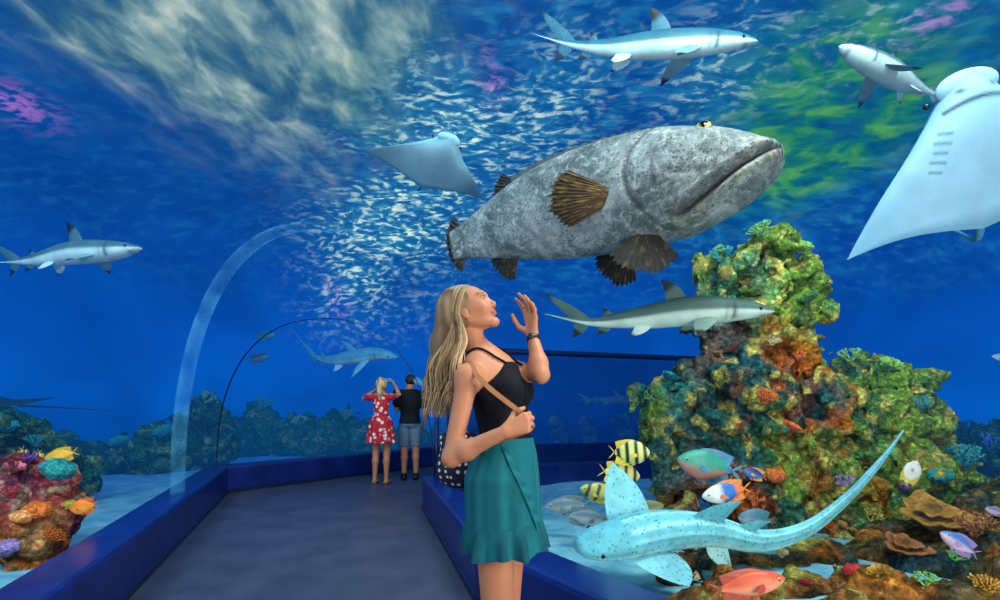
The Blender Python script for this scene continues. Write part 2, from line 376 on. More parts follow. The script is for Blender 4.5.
gn=t.noise(vm.outputs[0],2.2,4,.2); c=t.mix(t.math('MULTIPLY',B_,t.mr(gn,.35,.55,.45,.92)),c,t.ramp(gn,[(.33,S(8,84,100)),(.5,S(20,122,98)),(.68,S(80,162,86))]))
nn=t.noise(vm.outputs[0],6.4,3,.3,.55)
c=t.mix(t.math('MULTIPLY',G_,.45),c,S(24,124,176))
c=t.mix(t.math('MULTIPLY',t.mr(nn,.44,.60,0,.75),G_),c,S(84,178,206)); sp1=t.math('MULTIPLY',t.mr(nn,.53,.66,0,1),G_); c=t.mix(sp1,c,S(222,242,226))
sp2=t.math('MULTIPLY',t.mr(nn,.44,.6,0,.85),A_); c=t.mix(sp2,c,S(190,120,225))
e=t.n('ShaderNodeEmission',{'Color':c,'Strength':1.0}); t.set(t.out,0,e); M_water=t.m  # ripple light and reflections are all carried by this emission colour
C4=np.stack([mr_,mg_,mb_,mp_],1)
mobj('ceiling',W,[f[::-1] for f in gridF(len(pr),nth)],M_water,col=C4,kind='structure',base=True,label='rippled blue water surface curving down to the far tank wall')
# ------------------------------------------------------------ tunnel
Lin=[(-1.0,-.6),(-2.4,3.2),(-3.84,7.05),(-1.2,10.2),(4.5,11.6)]
Rin=[(1.9,-.6),(1.15,1.2),(.45,2.26),(-.16,3.2),(-.94,6.05),(.7,7.45),(4.5,8.5)]
def offset(line,d):
    L=np.array(line,float); out=[]
    for i in range(len(L)):
        ns=[]
        if i>0: t_=nrm(L[i]-L[i-1]); ns.append(A(-t_[1],t_[0]))
        if i<len(L)-1: t_=nrm(L[i+1]-L[i]); ns.append(A(-t_[1],t_[0]))
        n=nrm(sum(ns)); out.append(L[i]+n*d/max(n@ns[0],.45))
    return np.array(out)
def curb(name,line,sg,label):
    cs=[(0,0),(0,.345),(.012,.37),(.035,.38),(.27,.38),(.29,.37),(.30,.35),(.30,-.02)]
    rows=[np.c_[offset(line,sg*w),np.full(len(line),z)] for w,z in cs]
    V=np.stack(rows,1); n=len(line)
    F=gridF(n,len(cs)); F=[f if sg>0 else f[::-1] for f in F]
    return mobj(name,V.reshape(-1,3),F,M_curb,kind='structure',smooth=False,base=True,label=label)
curb('trim_1',Lin,1,'blue painted curb along the left side of the walkway')
curb('trim_2',Rin,-1,'blue painted curb beside the blond woman on the right of the walkway')
for nm,line,sg in (('baseboard_left',Lin,1),('baseboard_right',Rin,-1)):
    a=offset(line,-sg*.012); b_=offset(line,0.0); rows=[np.c_[b_,np.full(len(a),.0)],np.c_[a,np.full(len(a),.0)],np.c_[a,np.full(len(a),.05)],np.c_[b_,np.full(len(a),.055)]]
    V=np.stack(rows,1); mobj(nm,V.reshape(-1,3),gridF(len(a),4),M_dark,kind='structure',smooth=False,base=True)
FL=np.array(Lin+Rin[::-1]); mobj('floor',np.c_[FL,np.zeros(len(FL))],[tuple(range(len(FL)))[::-1]],M_floor,kind='structure',smooth=False,base=True,label='dark blue grey walkway floor')
poly=np.vstack([offset(Lin,.15),offset(Rin,-.15)[::-1]])
def inside(x,y):
    r=np.zeros(x.shape,bool); n=len(poly)
    for i in range(n):
        x1,y1=poly[i];x2,y2=poly[(i+1)%n]; c_=((y1>y)!=(y2>y))&(x<(x2-x1)*(y-y1)/(y2-y1+1e-12)+x1); r^=c_
    return r
gx=np.arange(-15.5,15.6,.1); gy=np.arange(-.5,15.6,.1); XX,YY=np.meshgrid(gx,gy,indexing='ij')
ZZ=.13+.05*fbm(XX,YY,0*XX,.9,3,5)+.015*fbm(XX,YY,0*XX,5,2,6)
F=np.array(gridF(len(gx),len(gy))); cx=XX.ravel()[F].mean(1);cy=YY.ravel()[F].mean(1); keep=~inside(cx,cy)&(np.hypot(cx,cy)<15.2)
F=F[keep]; us,inv=np.unique(F,return_inverse=True); V=np.stack([XX.ravel(),YY.ravel(),ZZ.ravel()],1)[us]
mobj('sand_bed',V,inv.reshape(-1,4),M_sand,kind='structure',base=True,label='pale cyan sand bed of the tank')
def arch(name,a,b,H,r,mat,label,e=2.4,flat=1.):
    a=A(*a,.38);b=A(*b,.38); c=(a+b)/2; h=(b-a)/2; th=np.linspace(math.pi,0,80)
    C=np.array([c+h*np.sign(math.cos(q))*abs(math.cos(q))**(2/e)+A(0,0,H*abs(math.sin(q))**(2/e)) for q in th])
    n=np.cross(nrm(h),A(0,0,1)); mb=MB(); T,R,U=frames(C,n)
    cs=np.linspace(0,2*math.pi,10,endpoint=False)
    V=C[:,None]+(r*np.cos(cs))[None,:,None]*R[:,None]*.35+(r*flat*np.sin(cs))[None,:,None]*U[:,None]
    mb.add(V.reshape(-1,3),gridF(80,10,True),A(0,0,0)); return mb.obj(name,mat,kind='structure',base=True,label=label)
arch('trim_3',(-3.19,4.95),(-.50,4.75),2.6,.10,M_seam,'pale translucent joint arching over the walkway',2.3,1.)
arch('trim_4',(-4.05,7.15),(-.80,6.05),2.0,.012,M_dark,'thin dark joint arching over the bend of the walkway',2.3)
nr,na=24,28; rows=[]
for i in range(nr):
    t_=i/(nr-1); a=A(-.80,6.28,.38)*(1-t_)+A(4.5,8.62,.38)*t_; b_=A(-1.05,10.1,.38)*(1-t_)+A(4.5,11.5,.38)*t_; c_=(a+b_)/2; h_=(b_-a)/2
    rows.append([c_-h_*np.sign(math.cos(q))*abs(math.cos(q))**(2/2.6)+A(0,0,1.72*abs(math.sin(q))**(2/2.6)) for q in np.linspace(0,math.pi,na)])
VV=np.array(rows); mobj('window_1',VV.reshape(-1,3),gridF(nr,na),M_tint,kind='structure',base=True,label='dark tinted acrylic vault of the far tunnel section behind the woman')
mb=MB(); tube(mb,VV[:,na//2-2]+A(0,0,.02),.05,A(0,0,0),8); mb.obj('trim_5',M_ring,kind='structure',base=True,label='dark joint along the top of the far tunnel')
mb=MB(); tube(mb,VV[0],.025,A(0,0,0),8); mb.obj('trim_6',M_ring,kind='structure',base=True,label='dark ring at the entrance of the far tunnel')
# ------------------------------------------------------------ reef rocks
def rock_mesh(blobs,h,amp,seed,pal,k=.25,tint=()):
    prims=[ell(P(x,y,Y) if mode else A(x,y,Y),(r*a,r*b_,r*c_),k=k) for (x,y,Y,r,a,b_,c_,mode) in blobs]
    def nz(X,Y,Z):
        a=fbm(X,Y,Z,1.6,3,seed); b_=np.abs(fbm(X,Y,Z,3.8,4,seed+9)); c_=np.abs(vn(X*11,Y*11,Z*11,seed+20))
        return -amp*(a*.8)-amp*2.4*(b_-.17)-amp*.35*c_
    V,F=sdf_mesh(prims,h,noise=nz,pad=.25)
    x,y,z=V.T
    n1=fbm(x,y,z,1.5,3,seed+31)*1.6; n2=fbm(x,y,z,3.5,3,seed+41)*1.6; n3=fbm(x,y,z,8,2,seed+51)*1.5
    c=mixc(np.tile(pal[0],(len(V),1)),pal[1],(n1+.25)*2.2)
    c=mixc(c,pal[2],(n2-.1)*3.5); c=mixc(c,pal[3],(n1*-1-.2)*3)
    for (px,py,Y,r,cc,st_) in tint:
        q=P(px,py,Y); w_=np.exp(-((V-q)**2).sum(1)/r**2); c=mixc(c,cc,np.clip(w_*st_*(.5+1.4*n2),0,1))
    c=mixc(c,pal[4],(n3-.3)*4)
    b_=np.abs(fbm(x,y,z,3.8,4,seed+9)); cav=np.clip(b_/.13,0,1); c=c*(.28+.72*cav)[:,None]  # painted crevice shade: vertex colours darkened in the grooves
    return V,F,c
def B3(x,y,Y,r,a=1,b=1,c=1): return (x,y,Y,r,a,b,c,1)
REEF=[]
def reef(label,blobs,h,amp,seed,pal,k=.25,group=None,name='reef_rock',tint=()):
    V,F,c=rock_mesh(blobs,h,amp,seed,pal,k,tint)
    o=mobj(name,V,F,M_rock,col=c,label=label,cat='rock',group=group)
    REEF.append(BVHTree.FromPolygons(V.tolist(),F.tolist())); return o
PAL_main=[S(70,142,104),S(150,188,80),S(210,135,50),S(46,114,124),S(235,222,120)]
PAL_low=[S(74,94,76),S(165,108,50),S(210,130,50),S(40,82,98),S(190,180,90)]
PAL_pink=[S(225,90,100),S(240,130,70),S(245,170,110),S(150,70,110),S(250,190,170)]
PAL_teal=[S(20,100,108),S(34,132,120),S(80,160,128),S(14,70,96),S(130,178,140)]
PAL_far=[S(18,84,110),S(26,100,118),S(48,125,130),S(14,66,98),S(80,140,140)]  # water haze of distance put into the far reef blues
OR_=S(230,104,22); GR_=S(160,212,80); TE_=S(50,165,160)
reef('tall rugged coral covered rock tower with orange and green growth on the right',[
 B3(772,250,5.0,.26,1.2,1,.7),B3(726,274,5.0,.26,1.1,1,.7),B3(800,284,5.0,.24,1,1,1.1),B3(762,285,5.0,.26),B3(745,308,5.0,.34,1,1,.9),B3(792,322,5.0,.28),B3(712,318,5.0,.20),
 B3(758,352,5.0,.42),B3(798,362,5.0,.28),B3(706,378,5.0,.30,1.1,1,.7),B3(676,402,5.0,.27,1.1,1,.8),B3(664,440,5.0,.22),B3(745,402,4.9,.46),B3(802,410,5.0,.38),B3(700,425,4.95,.3),
 B3(840,384,5.3,.24),B3(862,374,5.45,.27,1.3,1,.7),B3(894,388,5.5,.28,1.2,1,.7),B3(916,422,5.5,.28),B3(872,428,5.4,.46),B3(780,465,4.9,.46),B3(730,462,5.0,.36),B3(840,450,5.1,.36),
 B3(895,484,5.2,.48),B3(825,505,4.9,.44),B3(770,520,4.7,.38),B3(725,555,4.6,.32,1,1,.8),B3(855,540,4.6,.44),B3(938,495,5.3,.36),B3(682,520,4.9,.22),B3(690,480,5.0,.22)],.025,.15,11,PAL_main,.12,
 tint=[(765,430,4.6,.70,OR_,1.5),(760,510,4.4,.55,OR_,1.3),(835,520,4.4,.45,OR_,1.0),(780,345,4.7,.35,OR_,1.1),(800,290,4.8,.4,GR_,1.3),(885,390,5.2,.6,GR_,1.4),(665,420,4.8,.5,TE_,1.3),(722,270,4.8,.4,TE_,1.),(860,460,5.0,.4,GR_,.9)])
reef('low dark orange brown reef ledge at the foot of the rock tower',[
 B3(935,548,4.0,.26,1.4,1,.7),B3(995,545,3.9,.3),B3(880,560,3.7,.2,1.4,1,.7),B3(940,572,3.4,.22,1.3,1,.7),B3(1040,530,4.0,.4),B3(1000,580,3.2,.26),
 B3(820,562,3.6,.17,1.4,1,.8),B3(765,560,3.6,.16,1.4,1,.8),B3(710,560,3.6,.14,1.3,1,.8),B3(680,575,3.3,.10,1.4,1,.7),B3(735,588,3.05,.12,1.4,1,.7),B3(800,590,3.0,.14,1.4,1,.7),
 B3(865,590,3.0,.16,1.4,1,.7),B3(925,600,2.85,.16,1.3,1,.8),B3(985,610,2.75,.2,1.2,1,.8),B3(690,606,2.8,.08,1.4,1,.7),B3(760,612,2.72,.09,1.5,1,.8),B3(840,614,2.7,.11,1.5,1,.8),B3(1040,600,2.9,.3)],.02,.085,23,PAL_low,.09)
reef('dark blue reef outcrop behind the rock tower near the right edge',[
 B3(955,485,6.8,.5),B3(1000,470,7.1,.6),B3(1050,490,6.7,.6),B3(935,525,6.6,.3),B3(980,530,6.2,.4)],.045,.18,29,PAL_far,.18)
reef('pink and orange coral mound beside the left curb',[
 B3(18,480,3.9,.18),B3(48,488,3.8,.15),B3(20,520,3.7,.24),B3(62,512,3.8,.15),B3(-20,500,3.8,.35),B3(35,545,3.6,.22),B3(70,478,4.0,.08),B3(80,500,4.,.08)],.018,.075,37,PAL_pink,.08)
reef('teal reef mound on the left behind the pink coral mound',[
 B3(5,444,5.6,.34),B3(38,464,5.6,.28),B3(-40,436,5.6,.45),B3(20,490,5.3,.3),B3(76,478,5.8,.22)],.035,.14,41,PAL_teal,.14)
reef('dim teal reef ridge across the sand on the left',[
 B3(85,470,8.2,.36),B3(120,462,8.2,.38),B3(160,456,8.4,.45),B3(45,458,8.2,.4),B3(0,445,8.2,.5),B3(200,442,9.0,.5),B3(207,410,9.2,.26)],.045,.18,43,PAL_teal,.16)
reef('distant teal reef ridge beyond the bend of the walkway',[
 B3(236,442,10.8,.55),B3(262,430,10.9,.5),B3(300,442,11,.55),B3(335,436,11.2,.45),B3(372,444,11.4,.5),B3(410,442,11.8,.45),B3(262,412,11,.22),B3(345,420,11.4,.2)],.05,.18,47,PAL_teal,.2)
reef('far blue reef bank seen through the far tunnel',[
 B3(468,452,13.1,.5),B3(500,457,13.2,.6),B3(560,456,13.6,.4),B3(650,455,13.2,.6),B3(700,440,12.6,.8)],.06,.18,53,PAL_far,.2)
for (x,y,Y,r,lb) in ((558,436,12.4,.26,'leftmost pale blue mound standing in for a blurry figure seen through the far tunnel'),(590,434,12.8,.22,'middle pale blue mound standing in for a blurry figure seen through the far tunnel'),(624,434,12.3,.27,'rightmost pale blue mound standing in for a blurry figure seen through the far tunnel')):
    V,F,c=rock_mesh([B3(x,y,Y,r,.8,1,1),B3(x-4,y-12,Y,r*.6,1,1,.9),B3(x+2,y+20,Y,r*1.0,1.1,1,.7)],.035,.12,int(x),[S(160,235,245),S(140,225,240),S(190,245,250),S(90,180,215),S(210,250,250)],.1)
    mobj('pale_figure_mound',V,F,M_coral,col=c,label=lb,cat='coral',group='pale mounds for blurry figures beyond the far tunnel')  # mounds put in for blurry, visitor-like pale figures
# ------------------------------------------------------------ corals
def hit(px,py):
    o=Vector((0,0,CZ))
    for dy in range(0,70,6):
        d=Vector(tuple(P(px,py+dy,1)-A(0,0,CZ))).normalized(); best=None
        for b_ in REEF:
            r=b_.ray_cast(o,d)
            if r[0] is not None and (best is None or r[3]<best[2]): best=(A(*r[0]),A(*r[1]),r[3])
        if best is not None: return best[0],best[1]
    s=(.13-CZ)/d.z if d.z<0 else 5; q=o+d*s; return A(*q),A(0,0,1)
def orient(V,p,up,ang):
    u=nrm(up); a=nrm(np.cross(u,A(0,1,.1))); b_=np.cross(u,a); c,s=math.cos(ang),math.sin(ang)
    x=c*a+s*b_; y=np.cross(u,x); return p+V[:,0:1]*x+V[:,1:2]*y+V[:,2:3]*u
def c_boulder(s,c,r):
    mb=MB(); sphere(mb,A(0,0,s*.15),(s,s,s*.65),c,30); V=mb.V[0]; d=V/s
    f=1+.34*fbm(d[:,0]+r,d[:,1],d[:,2],1.9,3,1)+.08*np.abs(vn(d[:,0]*8+r,d[:,1]*8,d[:,2]*8,2)); mb.V[0]=V*f[:,None]
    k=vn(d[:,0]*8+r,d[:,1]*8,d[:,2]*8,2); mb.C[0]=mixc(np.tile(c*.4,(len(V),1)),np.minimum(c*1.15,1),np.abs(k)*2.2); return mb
def c_branch(s,c,r):
    mb=MB(); rr=random.Random(r)
    def br(p,d,L,w,dep):
        q=p+d*L; m=(p+q)/2+A(rr.uniform(-1,1),rr.uniform(-1,1),0)*L*.1
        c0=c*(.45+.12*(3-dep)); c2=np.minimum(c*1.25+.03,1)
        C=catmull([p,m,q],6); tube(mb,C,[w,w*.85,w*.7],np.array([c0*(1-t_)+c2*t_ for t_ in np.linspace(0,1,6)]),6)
        if dep>0:
            for k in range(rr.choice((2,3))):
                br(q,nrm(d+A(rr.uniform(-1,1),rr.uniform(-1,1),rr.uniform(-.1,.7))*.75),L*.72,w*.72,dep-1)
    for k in range(7):
        a=k*.9+rr.random(); br(A(0,0,-s*.1),nrm(A(math.cos(a)*.7,math.sin(a)*.7,1)),s*.5,s*.085,3)
    return mb
def c_plate(s,c,r):
    mb=MB(); rr=random.Random(r); n=14;m=40; th=np.linspace(0,2*math.pi,m,endpoint=False)
    lob=1+.18*np.sin(3*th+rr.random()*6)+.09*np.sin(7*th+rr.random()*6)
    for lay,(sc,z0) in enumerate(((1,.35),(.62,.62))):
        rad=np.linspace(.02,1,n)[:,None]*lob[None]*s*sc; zz=s*z0+(rad/s)**2*s*.18+.04*s*np.sin(9*th)[None]*np.linspace(0,1,n)[:,None]
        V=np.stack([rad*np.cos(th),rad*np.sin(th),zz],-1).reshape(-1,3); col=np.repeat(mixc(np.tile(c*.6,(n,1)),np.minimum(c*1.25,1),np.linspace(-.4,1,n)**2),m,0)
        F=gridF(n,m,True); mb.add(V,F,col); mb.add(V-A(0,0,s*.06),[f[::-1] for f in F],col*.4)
        top=V[-m:]; bot=top-A(0,0,s*.06); mb.add(np.vstack([top,bot]),[(j,m+j,m+(j+1)%m,(j+1)%m) for j in range(m)],np.minimum(c*1.25,1))
    tube(mb,[A(0,0,-s*.1),A(0,0,s*.35),A(0,0,s*.66)],[s*.3,s*.16,s*.2],c*.5,10,8); return mb
def c_tubes(s,c,r):
    mb=MB(); rr=random.Random(r)
    for k in range(7):
        a=k*.9; d=A(math.cos(a)*.4,math.sin(a)*.4,1)*(.6+.5*rr.random()); p=A(math.cos(a),math.sin(a),0)*s*.2*(k>0)
        L=s*1.1; w=s*.12; C=catmull([p-d*.1*s,p+d*L*.5,p+d*L],8)
        T,R,U=frames(C,(0,1,0)); th=np.linspace(0,2*math.pi,10,endpoint=False)
        rads=np.linspace(w*.8,w*1.15,8); ring=lambda i,r_: C[i]+r_*(np.cos(th)[:,None]*R[i]+np.sin(th)[:,None]*U[i])
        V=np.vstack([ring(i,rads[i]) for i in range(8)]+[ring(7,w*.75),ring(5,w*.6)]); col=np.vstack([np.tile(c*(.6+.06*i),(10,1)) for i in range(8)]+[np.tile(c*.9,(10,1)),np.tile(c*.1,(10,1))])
        mb.add(V,gridF(10,10,True)+[tuple(range(90,100))],col)
    return mb
def c_anem(s,c,r):
    mb=MB(); rr=random.Random(r); tube(mb,[A(0,0,-s*.2),A(0,0,s*.3)],[s*.4,s*.5],c*.6,14,6)
    for k in range(46):
        a=k*2.4; q=math.sqrt(k/46)*s*.5; d=nrm(A(math.cos(a)*q*2.4/s,math.sin(a)*q*2.4/s,1)); p=A(math.cos(a)*q,math.sin(a)*q,s*.25)
        w=A(rr.uniform(-.1,.1),rr.uniform(-.1,.1),0)*s; tube(mb,[p,p+d*s*.3+w,p+d*s*.6-w],[s*.055,s*.05,s*.06],np.array([c*(.5+.5*i/7) for i in range(7)]),6,7)
    return mb
def c_lettuce(s,c,r):
    mb=MB(); rr=random.Random(r)
    for k in range(9):
        a=k*.7; ph=rr.random()*6; u=np.linspace(-1,1,16); v=np.linspace(0,1,8)
        d=A(math.cos(a),math.sin(a),0); w=A(-d[1],d[0],0)
        V=[]
        for vv in v:
            for uu in u: V.append(d*s*(.12+.5*vv)+w*uu*s*(.15+.35*vv)+A(0,0,1)*s*(.55*vv-.1*uu*uu)+d*s*.08*vv*math.sin(uu*7+ph))
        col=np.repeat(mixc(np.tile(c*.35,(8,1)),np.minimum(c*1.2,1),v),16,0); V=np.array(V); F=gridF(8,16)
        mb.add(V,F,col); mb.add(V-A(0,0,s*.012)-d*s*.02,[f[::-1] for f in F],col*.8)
    sphere(mb,A(0,0,0),(s*.3,s*.3,s*.2),c*.5,8); return mb
KN={'boulder':('boulder_coral',c_boulder,'rounded boulder coral'),'branch':('branching_coral',c_branch,'branching coral'),'plate':('plate_coral',c_plate,'flat plate coral'),'tubes':('tube_sponge',c_tubes,'cluster of tube sponges'),'anem':('anemone',c_anem,'tentacled anemone'),'lett':('leaf_coral',c_lettuce,'ruffled leaf coral')}
CO={'orange':S(215,112,38),'pale orange':S(235,160,90),'yellow':S(185,170,65),'green':S(100,160,80),'bright green':S(135,190,80),'pink':S(220,115,135),'red':S(165,42,48),'purple':S(115,75,150),'teal':S(45,145,142),'cream':S(205,195,150),'brown':S(125,82,46),'yellow brown':S(168,124,46),'blue':S(50,100,180),'lilac':S(150,130,185)}
CORALS=[
('boulder','orange',38,512,.085,'on the pink mound, lowest and largest'),('boulder','pale orange',22,518,.06,'on the left of the pink mound'),('branch','red',12,498,.09,'on the pink mound at the left edge'),
('boulder','pink',60,478,.06,'on top of the pink mound'),('lett','pink',14,470,.09,'on top of the pink mound at the left edge'),('tubes','purple',28,462,.07,'rising from the top of the pink mound'),
('boulder','yellow',70,505,.045,'on the right of the pink mound'),('anem','orange',52,540,.08,'low on the pink mound beside the curb'),('boulder','lilac',8,548,.07,'low at the left edge behind the curb'),
('lett','teal',8,430,.14,'on the teal mound at the left edge'),('branch','teal',35,446,.12,'on the teal mound above the yellow fish'),('boulder','teal',58,470,.1,'on the teal mound, right end'),
('branch','green',762,236,.13,'at the very top of the rock tower'),('lett','bright green',800,250,.13,'at the top right of the rock tower'),('branch','teal',722,262,.14,'at the top left of the rock tower'),
('lett','yellow',745,285,.08,'high on the rock tower below the mid shark'),('lett','green',808,300,.12,'on the upper right side of the rock tower'),('branch','cream',772,345,.08,'on the tower under the shark snout'),
('tubes','orange',800,360,.08,'on the right shoulder of the tower'),('anem','brown',735,350,.09,'on the tower under the shark fin'),('lett','teal',672,380,.13,'on the left ledge of the tower'),
('branch','green',656,400,.13,'at the outer left of the tower'),('lett','yellow brown',690,408,.07,'on the left ledge of the tower'),('branch','bright green',850,355,.13,'on the right lobe of the tower, top'),
('lett','bright green',888,368,.15,'on the right lobe of the tower, outer end'),('lett','green',866,405,.13,'in the middle of the right lobe'),('branch','teal',920,410,.13,'on the outer right of the right lobe'),
('anem','orange',765,400,.10,'in the centre of the tower'),('lett','orange',790,430,.12,'in the centre of the tower below the anemone'),('tubes','yellow brown',748,440,.09,'at the centre left of the tower'),
('boulder','orange',775,475,.09,'low on the tower front'),('branch','orange',755,505,.11,'low on the tower front left'),('lett','yellow',815,460,.08,'low on the tower near the zebra shark tail'),
('branch','lilac',845,485,.09,'on the tower left of the curved shark tail'),('lett','green',885,455,.12,'on the tower right of the curved shark tail'),('plate','yellow brown',930,524,.22,'jutting out at the lower right'),
('plate','brown',903,552,.13,'under the wide plate coral at the lower right'),('branch','brown',975,535,.14,'at the right edge beside the plate coral'),('branch','green',955,560,.08,'on the reef ledge near the blue fish'),
('branch','green',925,585,.07,'on the reef ledge near the bottom edge'),('boulder','red',850,570,.045,'on the reef near the red fish'),('lett','yellow brown',880,575,.08,'on the reef ledge below the rock tower'),
('anem','yellow brown',985,590,.08,'in the lower right corner'),('anem','red',806,585,.04,'on the reef behind the red fish'),('branch','brown',835,588,.06,'near the bottom edge right of the red fish'),
('boulder','teal',700,460,.08,'on the left foot of the tower'),('lett','yellow brown',845,530,.10,'under the curved shark tail'),('tubes','purple',905,490,.08,'on the right foot of the tower'),
('branch','teal',965,465,.2,'on the dark outcrop at the right edge'),('branch','blue',990,450,.2,'on top of the dark outcrop at the right edge'),
('branch','cream',690,580,.06,'on the low reef behind the zebra shark belly'),('lett','brown',745,580,.07,'on the low reef left of the red fish'),('anem','cream',780,555,.06,'under the middle of the zebra shark tail'),
('lett','teal',940,480,.13,'on the right flank of the tower'),('branch','yellow',870,520,.1,'between the shark tail and the plate coral'),
('lett','teal',120,445,.2,'on the dim reef ridge, left part'),('lett','teal',165,435,.2,'on the dim reef ridge, right part'),('branch','green',205,403,.2,'on the peak of the dim reef ridge'),
('branch','teal',262,408,.22,'on the first peak of the distant ridge'),('lett','green',300,424,.22,'in the saddle of the distant ridge'),('branch','green',345,419,.22,'on the second peak of the distant ridge'),('lett','teal',385,430,.22,'on the distant ridge behind the couple')]
for i,(kd,cn,px,py,s,wh) in enumerate(CORALS):
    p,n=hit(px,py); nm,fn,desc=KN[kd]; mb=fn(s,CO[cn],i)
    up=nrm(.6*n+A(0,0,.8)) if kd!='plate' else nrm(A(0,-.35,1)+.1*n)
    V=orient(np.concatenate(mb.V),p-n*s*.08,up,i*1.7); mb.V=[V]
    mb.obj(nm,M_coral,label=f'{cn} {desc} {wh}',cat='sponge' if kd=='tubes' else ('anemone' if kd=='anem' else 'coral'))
# ------------------------------------------------------------ sharks
def shark(name,label,pts,up,colt,colb,tipc=None,kind='reef',group=None,pec=(1,1),mat=None,girth=1.,pdir=None,dsz=.105):
    mat=mat or M_shark; n=90; C=catmull(pts,n); L=np.linalg.norm(np.diff(C,axis=0),axis=1).sum()
    T,R,U=frames(C,up); s=np.linspace(0,1,n); mb=MB()
    if kind=='reef':
        hh=prof(s,[0,.02,.06,.12,.22,.36,.5,.62,.72,.78,.84,.90,1],[.003,.014,.028,.042,.057,.064,.056,.040,.026,.018,.012,.006,.001])*girth
        hw=prof(s,[0,.02,.06,.12,.22,.36,.5,.62,.72,.78,.84,.90,1],[.004,.02,.034,.044,.053,.055,.046,.031,.019,.013,.008,.004,.001])*girth
        d1,d2,ps=(.36,.45),(.68,.72),(.24,.33)
    else:
        hh=prof(s,[0,.015,.05,.1,.2,.3,.4,.5,.6,.75,.9,1],[.010,.020,.030,.042,.052,.050,.042,.037,.034,.032,.027,.008])*girth
        hw=prof(s,[0,.015,.05,.1,.2,.3,.4,.5,.6,.75,.9,1],[.018,.036,.050,.056,.055,.048,.038,.028,.020,.012,.008,.002])*girth
        d1,d2,ps=(.28,.38),(.42,.48),(.11,.22)
    hw=hw*L; hh=hh*L
    def colf(S_,si,co):
        t_=np.clip((si+.06)*4,0,1); c=colb*(1-t_)[:,None]+colt*t_[:,None]
        if kind=='reef':
            c=mixc(c,colt*.7,np.clip((si-.6)*2,0,.7))
            g=np.zeros(len(S_))
            for q in (.165,.18,.195,.21): g=np.maximum(g,np.exp(-((S_-q)/.0035)**2)*(np.abs(co)>.55)*(np.abs(si+.05)<.65))
            c=mixc(c,colt*.35,g*.8)
            mth=np.exp(-((S_-.055)/.012)**2)*(si<-.3)*(np.abs(co)<.85); c=mixc(c,colt*.4,mth*.6)
        else:
            for q in (.25,.62,.93): c=mixc(c,np.minimum(colb*1.2,1),np.exp(-((si-q)/.045)**2)*.65*(S_>.12))
            g=np.zeros(len(S_))
            for q in (.105,.118,.131,.144): g=np.maximum(g,np.exp(-((S_-q)/.003)**2)*(np.abs(si)<.4)*(np.abs(co)>.6))
            c=mixc(c,colt*.4,g*.7)
        return c
    def ridg(W_,H_):
        if kind=='reef': return W_,H_
        th_=np.linspace(0,2*math.pi,W_.shape[1],endpoint=False); sn_=np.sin(th_)[None]; k_=1+sum(.05*np.exp(-((sn_-q)/.05)**2) for q in (.25,.62))*(s[:,None]>.12); return W_*k_,H_*k_
    loft(mb,C,R,U,hw,hh,hh*.95,colf,60 if kind!='reef' else 36,ridg)
    fr=lambda q,M: nrm(np.array([np.interp(q,s,M[:,i]) for i in range(3)]))
    at=lambda q,z=0,y=0: np.array([np.interp(q,s,C[:,i]) for i in range(3)])+z*fr(q,U)+y*fr(q,R)
    hq=lambda q:np.interp(q,s,hh); wq=lambda q:np.interp(q,s,hw)
    tc=tipc if tipc is not None else colt
    ftip=lambda base,v0=.5: (lambda u,v: mixc(np.tile(base,(len(u),1)),tc,(v-v0)*12))
    B_=lambda q:fr(q,T)
    def dors(q0,q1,h):
        u=fr(q0,U); b_=B_(q0); r0=at(q0,hq(q0)*.8); r1=at(q1,hq(q1)*.8); tip=r1+u*h+b_*h*.15
        fin(mb,r0,r1,tip,r0+u*h*.75+b_*h*.25,r1+u*h*.25-b_*h*.1,.006*L,ftip(colt))
    dors(*d1,dsz*L if kind=='reef' else .075*L); dors(*d2,.04*L if kind=='reef' else .05*L)
    for k,sg in enumerate((1,-1)):
        if pec[k]<=0: continue
        q0,q1=ps; r=fr(q0,R)*sg; u=fr(q0,U); b_=B_(q0); ln=(.19 if kind=='reef' else .17)*L*pec[k]
        d=nrm(r*.75-u*.45+b_*.55) if pdir is None else nrm(pdir[k])
        r0=at(q0,-hq(q0)*.45,sg*wq(q0)*.7); r1=at(q1,-hq(q1)*.45,sg*wq(q1)*.7)
        if kind=='reef': tip=r0+d*ln+b_*ln*.15; lc=r0+d*ln*.5-b_*ln*.06; tc_=r1+d*ln*.35+b_*ln*.05; v0=.70
        else: tip=r0+d*ln+b_*ln*.30; lc=r0+d*ln*.65-b_*ln*.05; tc_=r1+d*ln*.60+b_*ln*.12; v0=2
        fin(mb,r0,r1,tip,lc,tc_,.008*L,lambda u_,v_: mixc(mixc(np.tile(colt,(len(u_),1)),colb,np.full(len(u_),.3)),tc,(v_-v0)*10),nv=18,nu=12)
        q0,q1=(.52,.58) if kind=='reef' else (.36,.42); r=fr(q0,R)*sg; r0=at(q0,-hq(q0)*.6,sg*wq(q0)*.5); r1=at(q1,-hq(q1)*.6,sg*wq(q1)*.5); l2=.07*L
        fin(mb,r0,r1,r1+nrm(r*.6-fr(q0,U)*.8+B_(q0)*.5)*l2,r0+nrm(r*.5-fr(q0,U))*l2*.6,r1+B_(q0)*l2*.1,.005*L,ftip(colb,.8))
    u=fr(.7,U)
